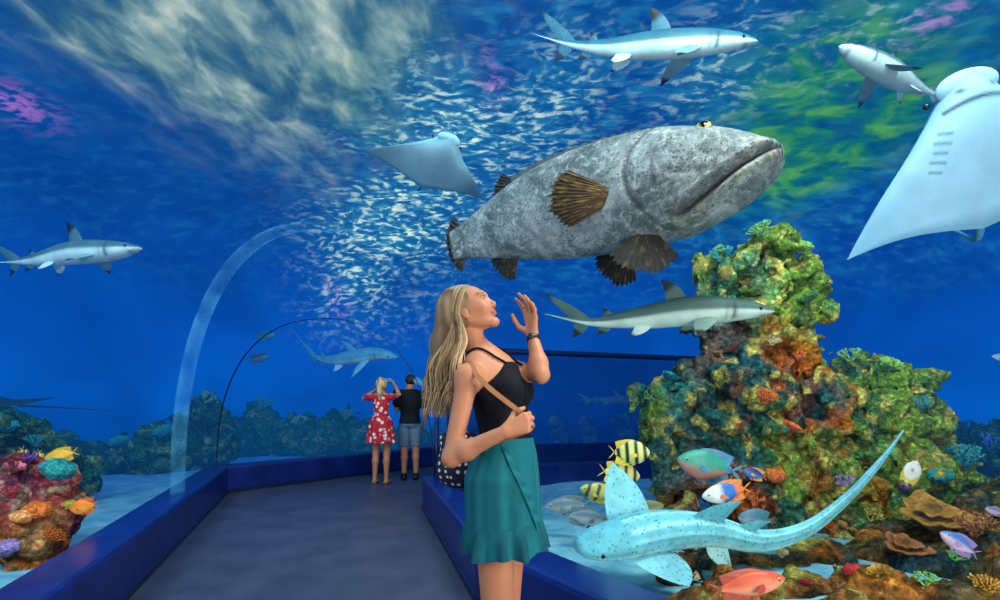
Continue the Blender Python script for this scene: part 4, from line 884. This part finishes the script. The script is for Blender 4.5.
pr.append(cone(J['nek']-A(0,0,.01),hc-hf*.040-hu*.05,.041,.037,.025))
q,R=head(pr,hc,hf,hu,hs)
hand(pr,J['wrL'],P(528,290,1.83)-J['wrL'],A(-.75,-.6,.25),True,(.18,.30,.25),.2,.96,.55,.0)
dR=nrm(A(.85,-.05,.36)); hand(pr,J['wrR'],dR,A(.0,1,-.1),False,(1.15,1.35,.8),.0,.98,.35,.5)
V,F=sdf_mesh(pr,.0042)
W1=thing('person','woman in black top and teal skirt looking up with one hand raised','person',A(J['pel'][0],J['pel'][1],0))
mobj('body',V,F,M_skin,W1,paint(V,q,R,hs,hc))
BT=BVHTree.FromPolygons(V.tolist(),F.tolist())
def hug(C,off,near=.05):
    out=[]
    for p_ in C:
        r_=BT.find_nearest(Vector(tuple(p_)))
        if r_[0] is None: out.append(p_); continue
        nn_=A(*r_[1]); sd_=(p_-A(*r_[0]))@nn_
        out.append(A(*r_[0])+nn_*off if (sd_<off or abs(sd_)<near) else p_)
    out=np.array(out)
    for _ in range(3): out[1:-1]=out[1:-1]*.5+(out[:-2]+out[2:])*.25
    return out
eyes(W1,q,R,hs)
Z=nrm(J['nek']-J['wai']); che=J['che']; wz=P(505,446,1.8)[2]
def neck_clip(X,Y,Zz):
    f=(X-che[0])*Fd[0]+(Y-che[1])*Fd[1]; r=(X-che[0])*Rd[0]+(Y-che[1])*Rd[1]
    lim=che[2]+.098+.30*np.clip(f,-.08,.1)-np.clip(np.abs(r)-.045,0,1)*.9
    return Zz-lim
V,F=sdf_mesh(grow(tor,.008),.005,clips=[neck_clip,lambda X,Y,Zz: wz-.03-Zz])
mobj('camisole',V,F,M_cloth,W1,np.tile(S(14,16,24),(len(V),1)),label='black sleeveless top with thin straps')
for sg in (1,-1):
    mb=MB(); a=che+Fd*.080+Rd*sg*.038+A(0,0,.095); m=J['nek']+Fd*.01+Rd*sg*.062+A(0,0,.0)
    tube(mb,hug(catmull([a,a*.5+m*.5+Fd*.02,m,che-Fd*.08+Rd*sg*.05+A(0,0,.05)],50),.005,.2),.0038,S(14,16,24),8)
    mb.obj('strap',M_cloth,W1)
def skirt(parent,name,lev,F_,R_,col,wav,seg=140,n=40,ph=0.,label=None,col2=None):
    k=len(lev); ts=np.linspace(0,1,n); idx=np.linspace(0,1,k)
    C=np.array([[np.interp(t_,idx,[l[0][i] for l in lev]) for i in range(3)] for t_ in ts]); a=np.interp(ts,idx,[l[1] for l in lev]); b_=np.interp(ts,idx,[l[2] for l in lev]); wv=np.interp(ts,np.linspace(0,1,len(wav)),wav)
    th=np.linspace(0,2*math.pi,seg,endpoint=False); mod=(np.sin(th*11+ph)+.5*np.sin(th*17+1+ph))[None]*wv[:,None]
    V=C[:,None]+((a[:,None]+mod)*np.cos(th)[None])[...,None]*F_+((b_[:,None]+mod)*np.sin(th)[None])[...,None]*R_
    V[...,2]+=(.006*np.sin(th*6+ph))[None]*(ts**3)[:,None]
    V2=V-.003*(V-C[:,None])/np.linalg.norm(V-C[:,None],axis=2)[...,None]
    cc=np.tile(col,(n*seg,1))
    if col2 is not None: cc=mixc(cc,col2,np.clip(.5+.9*(mod/max(wv.max(),1e-6)),0,1).ravel())
    mb=MB(); Fq=gridF(n,seg,True); mb.add(V.reshape(-1,3),Fq,cc); mb.add(V2.reshape(-1,3),[f[::-1] for f in Fq],cc*.5); return mb.obj(name,M_cloth,parent,label=label)
cx=lambda px,py: P(px,py,1.80)
te=S(18,108,116); te2=S(12,76,88)
skirt(W1,'skirt',[(cx(507,437),.090,.116),(cx(505,454),.109,.143),(cx(502,476),.127,.166),(cx(503,498),.128,.168),(cx(504,524),.129,.169)],Fd,Rd,te,[0,.002,.003,.005],label='teal wrap mini skirt',col2=te2*.5+te*.5)
skirt(W1,'ruffle',[(cx(504,519),.130,.170),(cx(504,530),.137,.178),(cx(505,547),.146,.187)],Fd,Rd,te,[.002,.009,.015],ph=1.,n=16,seg=200,label='gathered ruffle hem of the teal skirt',col2=te2)
mb=MB(); n=110; Vr=[]
for i in range(n):
    t_=i/(n-1); zt=cx(505,442)[2]*(1-t_)+cx(505,528)[2]*t_; an=math.radians(66-60*t_); aa=np.interp(t_,[0,.15,.4,1],[.103,.119,.136,.139]); bb2=np.interp(t_,[0,.15,.4,1],[.131,.152,.174,.180]); c0=A(*cx(503,500)[:2],zt)
    for j in range(6):
        o_=.000+.0035*(j/5)*(1+math.sin(i*.35)); a2=an-.03*j; Vr.append(c0+(aa+o_)*math.cos(a2)*Fd+(bb2+o_)*math.sin(a2)*Rd)
Vr=np.array(Vr); mb.add(Vr,gridF(n,6),te*1.05); mb.add(Vr+A(0,0,-.002),[f[::-1] for f in gridF(n,6)],te); mb.obj('wrap_edge',M_cloth,W1)
# hair
def strands(mb,paths,w,c1,c2,n=32,wave=.011,rs=random.Random(3)):
    for pth in paths:
        C=catmull(pth,n); t_=np.linspace(0,1,n); gph=C[0][1]*22; ph=rs.uniform(-.5,.5)+gph; fq=rs.uniform(8.5,9.8); am=wave*np.clip(t_*1.8-.6,0,1)*rs.uniform(.6,1.2)
        C=C+(am*np.sin(t_*fq*1.6+ph))[:,None]*A(.9,.2,.1)+(am*np.cos(t_*fq*1.3+ph))[:,None]*A(.1,.9,0)
        c=c1*(1-(k:=rs.random()**1.3))+c2*k; cc=np.array([c*(.62+.5*x) for x in t_]); cc=np.minimum(cc,1)
        ww=w*rs.uniform(.6,1.2); tube(mb,C,[ww*.5,ww,ww,ww*.85,ww*.2],cc,5,None,up=(.2,.97,.1))
hb1=S(222,190,138); hb2=S(120,86,54); rs=random.Random(5)
hl=lambda a,b_,c_: hc+hs*(a*hf+b_*hr+c_*hu)
EC,ER=A(-.024,0,.020),A(.100,.086,.102)
base=[ell(hl(-.024,0,.020),(.096*hs,.082*hs,.098*hs),(hf,hr,hu),.03)]
for pa,pb,ra,rb in ((P(454,308,1.80),P(446,345,1.82),.062,.052),(P(446,345,1.82),P(441,385,1.82),.052,.040),(P(441,385,1.82),P(438,408,1.82),.038,.015)): base.append(cone(pa,pb,ra,rb,.04))
fclip=lambda X,Y,Zz: ((X-hc[0])*hf[0]+(Y-hc[1])*hf[1]+(Zz-hc[2])*hf[2])-(.022+.42*((X-hc[0])*hu[0]+(Y-hc[1])*hu[1]+(Zz-hc[2])*hu[2]))*1.0
V,F=sdf_mesh(base,.006,clips=[fclip],noise=lambda X,Y,Zz: .004*vn(X*45,Y*45,Zz*8,3),pad=.02)
mb=MB(); c_=mixc(np.tile(hb2*.7,(len(V),1)),hb1*.7,vn(V[:,0]*60,V[:,1]*60,V[:,2]*6,9)*.5+.4); mb.add(V,F.tolist(),c_)
def ehd(d,k=1.0): d=nrm(d); e=EC+ER*d*k; return hl(*e)
paths=[]
for i in range(720):
    sg=1 if rs.random()<.56 else -1; b_=rs.random(); back=rs.random()
    d0=nrm(A(.74-1.05*back,sg*(.03+.04*rs.random()),.72+.3*back)); d1=A(.15-.55*back-.25*(1-b_),sg*(.30+.68*b_),.55-.28*b_); d2=A(-.45-.3*(1-b_),sg*(.35+.55*b_),-.25-.15*b_)
    hp=[ehd((1-u_)**2*d0+2*u_*(1-u_)*1.25*d1+u_*u_*d2,1.0+.02*rs.random()) for u_ in (0,.22,.45,.7,1)]
    tx=max(-1.8,min(1.8,rs.gauss(0,1))); a=sg*b_; e1=P(452-8*back+3*tx+4*b_,343,1.81-a*.062); e2=P(443+8*tx-4*back,376,1.81-a*.07); en=P(439+8*tx,rs.uniform(388,418),1.81-a*.065)
    paths.append(hp+[e1,e2,en])
for i in range(46):
    tx=max(-1.5,min(1.5,rs.gauss(0,1))); w_=rs.random()*.25
    hp=[ehd(d_,1.02) for d_ in (A(.74,.05,.68),A(.66-w_,.52,.52),A(.30-w_,.92,.12),A(-.02-w_,.95,-.30))]
    paths.append(hp+[P(463+2*tx,340,1.71),P(455+4*tx,366,1.68),P(448+5*tx,rs.uniform(385,408),1.67)])
strands(mb,paths,.0029,hb1,hb2,wave=.012)
mb.obj('hair',M_hair,W1,label='long wavy blond hair')
mb=MB(); wl=J['wrL']+(J['elL']-J['wrL'])*.06; dv=nrm(J['wrL']-J['elL']); x=nrm(np.cross(dv,A(0,1,0))); y=np.cross(dv,x); th=np.linspace(0,2*math.pi,40,endpoint=False)
Vv=[]
for (rr_,zz_) in ((.0230,-.009),(.0255,-.008),(.0255,.008),(.0230,.009)): Vv.append(wl+rr_*(np.cos(th)[:,None]*x+np.sin(th)[:,None]*y)+zz_*dv)
mb.add(np.vstack(Vv),gridF(4,40,True),S(25,22,24)); wd=nrm(A(-.3,-1,0)-(A(-.3,-1,0)@dv)*dv); sphere(mb,wl+wd*.024,(.013,.013,.006),S(40,40,48),12,R=(x,dv,wd)); mb.obj('watch',M_gloss,W1,label='dark wristwatch on the raised arm')
# bag
t=NT('polka_dot_fabric'); co=obj_co(t); v=t.vor(co,42.,'F1',.35); c=t.mix(t.mr(v.outputs['Distance'],.26,.32,1,0),S(18,20,40),S(225,222,220)); b=t.n('ShaderNodeBsdfPrincipled',{'Base Color':c,'Roughness':.8}); t.set(t.out,0,b); M_dots=t.m
bc=P(459,459,1.82)
BG=thing('shoulder_bag','dark polka dot shoulder bag on a tan strap behind the woman\'s arm','bag',bc-A(0,0,.09))
V,F=sdf_mesh([ell(bc,(.080,.050,.095),(Fd,Rd,A(0,0,1)),.03),ell(bc-A(0,0,.045),(.085,.055,.055),(Fd,Rd,A(0,0,1)),.04),cone(bc+Fd*-.055+A(0,0,.075),bc+Fd*.055+A(0,0,.075),.022,.022,.03)],.006,noise=lambda X,Y,Zz:.004*vn(X*25,Y*25,Zz*15,2))
mobj('pouch',V,F,M_dots,BG)
mb=MB(); hd_=J['wrR']+dR*.085+A(0,.025,0)
C=catmull([bc-Fd*.04+A(0,0,.085),P(457,415,1.76),P(461,380,1.72),J['shR']+A(.0,-.0,.045),P(487,386,1.585),hd_+A(-.01,-.0,.012),hd_+A(.0,.03,-.03),P(480,446,1.66),bc+Fd*.05+A(0,-.03,.07)],80); C[14:44]=hug(C[14:44],.004,.02); T,Rr,U=frames(C,(0,-1,.3))
Vv=np.stack([C+Rr*.008+U*.0015,C-Rr*.008+U*.0015,C-Rr*.008-U*.0015,C+Rr*.008-U*.0015],1); mb.add(Vv.reshape(-1,3),gridF(80,4,True),S(170,116,74)); mb.obj('strap',M_cloth,BG,label='tan strap',smooth=False)
# ---- couple
def standing(base,H,F_,fem):
    F_=nrm(F_); R_=nrm(np.cross(F_,A(0,0,1))); k=H/1.7; g=lambda r,f,z: A(base[0],base[1],0)+R_*r*k+F_*f*k+A(0,0,z*k)
    j=dict(Fh=F_,Rh=R_,Fc=F_,Rc=R_,pel=g(0,0,.95),wai=g(0,.01,1.10),che=g(0,.0,1.26),nek=g(0,-.01,1.43)); w=.165 if fem else .195
    for sd,s_ in (('R',1),('L',-1)):
        j['sh'+sd]=g(s_*w,-.01,1.37); j['el'+sd]=g(s_*(w+.05),0,1.10); j['wr'+sd]=g(s_*(w+.05),.06,.87); j['hip'+sd]=g(s_*.085,0,.90); j['kn'+sd]=g(s_*.09,.015,.48); j['an'+sd]=g(s_*.095,-.02,.08); j['to'+sd]=g(s_*.105,.13,.022)
    return j,g
J2,g=standing(P(381,483,7.9),1.68,A(.10,1,0),True)
J2.update(shL=g(-.17,0,1.39),elL=g(-.32,.08,1.36),wrL=g(-.13,.24,1.53),shR=g(.165,0,1.39),elR=g(.25,.16,1.42),wrR=g(.12,.30,1.60))
c2=g(.01,.02,1.575); hf2=nrm(A(.15,1,.12)); hr2=nrm(np.cross(hf2,A(0,0,1))); hu2=np.cross(hr2,hf2)
tr2=torso(J2,True); lg2=legs(J2,True); pr=tr2+limbs(J2,True)+lg2+[cone(J2['nek'],c2-hf2*.02-hu2*.06,.048,.047,.03)]; q2,R2=head(pr,c2,hf2,hu2,.96)
hand(pr,J2['wrL'],A(.5,.6,.6),A(.7,.3,-.2),True,(.5,.6,.4),.05,1.); hand(pr,J2['wrR'],A(-.35,.7,.6),A(-.9,.3,-.1),False,(.5,.6,.4),.05,1.)
V,F=sdf_mesh(pr,.0075); W2=thing('person','blond woman in a red floral dress photographing the tank with her back turned','person',A(*J2['pel'][:2],0)); mobj('body',V,F,M_skin,W2,paint(V,q2,R2,.96,c2)*.9); eyes(W2,q2,R2,.96)
V,F=sdf_mesh(grow(tr2,.012)+grow([cone(J2['shL'],J2['shL']*.6+J2['elL']*.4,.05,.05,.03),cone(J2['shR'],J2['shR']*.6+J2['elR']*.4,.05,.05,.03)],.012),.009,clips=[lambda X,Y,Z_: 1.0-Z_, lambda X,Y,Z_: Z_-1.405])
t=NT('red_floral_fabric'); co=obj_co(t); v=t.vor(co,13.); v2=t.vor(co,29.); c=t.mix(t.mr(v.outputs['Distance'],.28,.4,1,0),S(190,22,36),S(235,220,215)); c=t.mix(t.mr(v2.outputs['Distance'],.2,.3,.8,0),c,S(150,16,40)); b=t.n('ShaderNodeBsdfPrincipled',{'Base Color':c,'Roughness':.8}); t.set(t.out,0,b); M_red=t.m
mobj('dress_bodice',V,F,M_red,W2)
o_=skirt(W2,'dress_skirt',[(g(0,0,1.08),.115,.145),(g(0,0,.95),.155,.19),(g(0,0,.78),.18,.215),(g(0,0,.66),.20,.235)],J2['Fh'],J2['Rh'],S(200,30,40),[0,.004,.01,.015],seg=90,n=20); o_.data.materials[0]=M_red
for sd in 'RL':
    V,F=sdf_mesh(grow([cone(A(*(J2['an'+sd]-J2['Fh']*.03)[:2],.03),A(*J2['to'+sd][:2],.022)+J2['Fh']*.01,.036,.03,.02)],.006),.008,clips=[lambda X,Y,Z_: Z_-.045,lambda X,Y,Z_: 0.0-Z_]); mobj('sandal',V,F,M_gloss,W2,np.tile(S(170,110,60),(len(V),1)))
base=[ell(c2-hf2*.02+hu2*.02,(.098,.085,.10),(hf2,hr2,hu2),.03),cone(c2-hf2*.07,c2-hf2*.10-hu2*.12,.05,.045,.03),cone(c2-hf2*.10-hu2*.12,c2-hf2*.11-hu2*.24,.045,.02,.03),ell(c2-hf2*.06+hu2*.09,(.04,.04,.035),None,.02)]
V,F=sdf_mesh(base,.008,clips=[lambda X,Y,Z_: ((X-c2[0])*hf2[0]+(Y-c2[1])*hf2[1])-.03],noise=lambda X,Y,Z_:.008*vn(X*50,Y*50,Z_*10,4),pad=.02); mobj('hair',V,F,M_hair,W2,mixc(np.tile(hb2,(len(V),1)),hb1,vn(V[:,0]*50,V[:,1]*50,V[:,2]*8,2)*.5+.6),label='tied back blond hair')
def rbox(c,a,b_,d_,ax,r=.2):
    mb=MB(); sphere(mb,A(0,0,0),1.,A(0,0,0),16); v=mb.V[0]; v=np.sign(v)*np.abs(v)**r; v=v/np.maximum(np.abs(v).max(0),1e-6)
    return c+v[:,0:1]*a*nrm(ax[0])+v[:,1:2]*b_*nrm(ax[1])+v[:,2:3]*d_*nrm(ax[2]),mb.F
pc=(J2['wrL']+J2['wrR'])/2+A(.0,.09,.10); PH=thing('phone','dark phone held up by the woman in the red dress','phone',pc)
V,F=rbox(pc,.078,.006,.04,(J2['Rh'],J2['Fh'],A(0,0,1))); mobj('case',V,F,M_gloss,PH,np.tile(S(18,20,26),(len(V),1)))
V,F=rbox(pc-J2['Fh']*.0062,.070,.001,.034,(J2['Rh'],J2['Fh'],A(0,0,1))); mobj('screen',V,F,M_gloss,PH,np.tile(S(40,130,190),(len(V),1)))
J3,g=standing(P(410,476,8.3),1.74,A(-.15,1,0),False)
J3.update(elL=g(-.21,.10,1.14),wrL=g(-.15,.28,1.30),elR=g(.24,.02,1.12),wrR=g(.23,.10,.90)); J3['shL']=g(-.195,0,1.40)
c3=g(0,.02,1.59); hf3=nrm(A(-.3,1,.05)); hr3=nrm(np.cross(hf3,A(0,0,1))); hu3=np.cross(hr3,hf3)
tr3=torso(J3,False); lg3=legs(J3,False); pr=tr3+limbs(J3,False)+lg3+[cone(J3['nek'],c3-hf3*.02-hu3*.06,.058,.056,.03)]; q3,R3=head(pr,c3,hf3,hu3,1.,False)
hand(pr,J3['wrL'],A(0,.5,.9),A(.9,.3,0),True,(.4,.5,.3),.08,1.05); hand(pr,J3['wrR'],A(0,.15,-1),A(-.9,.2,0),False,(.3,.4,.3),.05,1.05)
V,F=sdf_mesh(pr,.0085); W3=thing('person','man in dark t-shirt and grey blue shorts standing beside the red dress','person',A(*J3['pel'][:2],0)); mobj('body',V,F,M_skin,W3,paint(V,q3,R3,1.,c3)*.85); eyes(W3,q3,R3,1.)
sl=[cone(J3['sh'+s_],J3['sh'+s_]*.4+J3['el'+s_]*.6,.062,.062,.03) for s_ in 'RL']
V,F=sdf_mesh(grow(tr3+sl,.018),.010,clips=[lambda X,Y,Z_: .93-Z_,lambda X,Y,Z_: Z_-1.50]); mobj('t_shirt',V,F,M_cloth,W3,np.tile(S(16,24,30),(len(V),1)))
th3=[cone(J3['hip'+s_],J3['kn'+s_],.092,.068,.015) for s_ in 'RL']
V,F=sdf_mesh(grow(tr3[:1]+tr3[3:5]+th3,.008),.008,clips=[lambda X,Y,Z_: .56-Z_,lambda X,Y,Z_: Z_-1.02]); mobj('shorts',V,F,M_cloth,W3,np.tile(S(105,130,155),(len(V),1)))
for sd in 'RL':
    f=nrm(A(*(J3['to'+sd]-J3['an'+sd])[:2],0)); V,F=sdf_mesh([cone(A(*(J3['an'+sd]-f*.04)[:2],.045),A(*J3['to'+sd][:2],.038)+f*.02,.046,.038,.03),cone(A(*J3['an'+sd][:2],.05),A(*J3['an'+sd][:2],.085),.048,.048,.02)],.008,clips=[lambda X,Y,Z_: -Z_]); mobj('shoe',V,F,M_gloss,W3,np.tile(S(20,20,24),(len(V),1)))
V,F=sdf_mesh([ell(c3-hf3*.018+hu3*.025,(.10,.082,.097),(hf3,hr3,hu3),.03)],.008,clips=[lambda X,Y,Z_: ((X-c3[0])*hf3[0]+(Y-c3[1])*hf3[1])-.04-.4*(Z_-c3[2]),lambda X,Y,Z_: (c3[2]-.045)-Z_],noise=lambda X,Y,Z_:.005*vn(X*70,Y*70,Z_*70,4),pad=.02); mobj('hair',V,F,M_hair,W3,np.tile(S(40,28,22),(len(V),1)),label='short dark hair')
# ------------------------------------------------------------ lights
def area(name,loc,tgt,size,en,col):
    l=bpy.data.lights.new(name,'AREA'); l.energy=en; l.color=tuple(col); l.size=size; o=bpy.data.objects.new(name,l); COL.objects.link(o); o.location=loc
    o.rotation_euler=(Vector(tgt)-Vector(loc)).to_track_quat('-Z','Y').to_euler()
area('tank_lamp_right',(2.2,2.0,5.4),(2.4,5.8,1.2),2.2,470,(.85,1.,.92))
area('tank_lamp_left',(-4.5,1.8,5.3),(-4.,6.0,1.),2.2,280,(.6,.9,1.))
area('tank_lamp_middle',(-.8,3.0,5.4),(-1.,7.5,.8),1.5,110,(.6,.85,1.))
area('walkway_lamp',(1.4,-1.2,2.9),(0,1.8,1.25),1.2,44,(1.,.92,.82))
area('walkway_fill',(-1.6,-.6,1.9),(0,1.9,1.1),1.0,12,(.95,.93,.95))
area('reef_fill_right',(2.4,-.2,.7),(2.5,4.8,1.1),1.4,125,(1.,.95,.82))  # unseen fill light added near the camera to brighten the rock tower
area('reef_fill_left',(-4.2,.2,2.0),(-3.6,4.2,.5),1.0,45,(1.,.93,.85))  # unseen fill added to lift the pink and orange left reef
w=bpy.data.worlds.new('world'); SC.world=w; w.use_nodes=True; w.node_tree.nodes['Background'].inputs[0].default_value=(.14,.26,.48,1); w.node_tree.nodes['Background'].inputs[1].default_value=.7
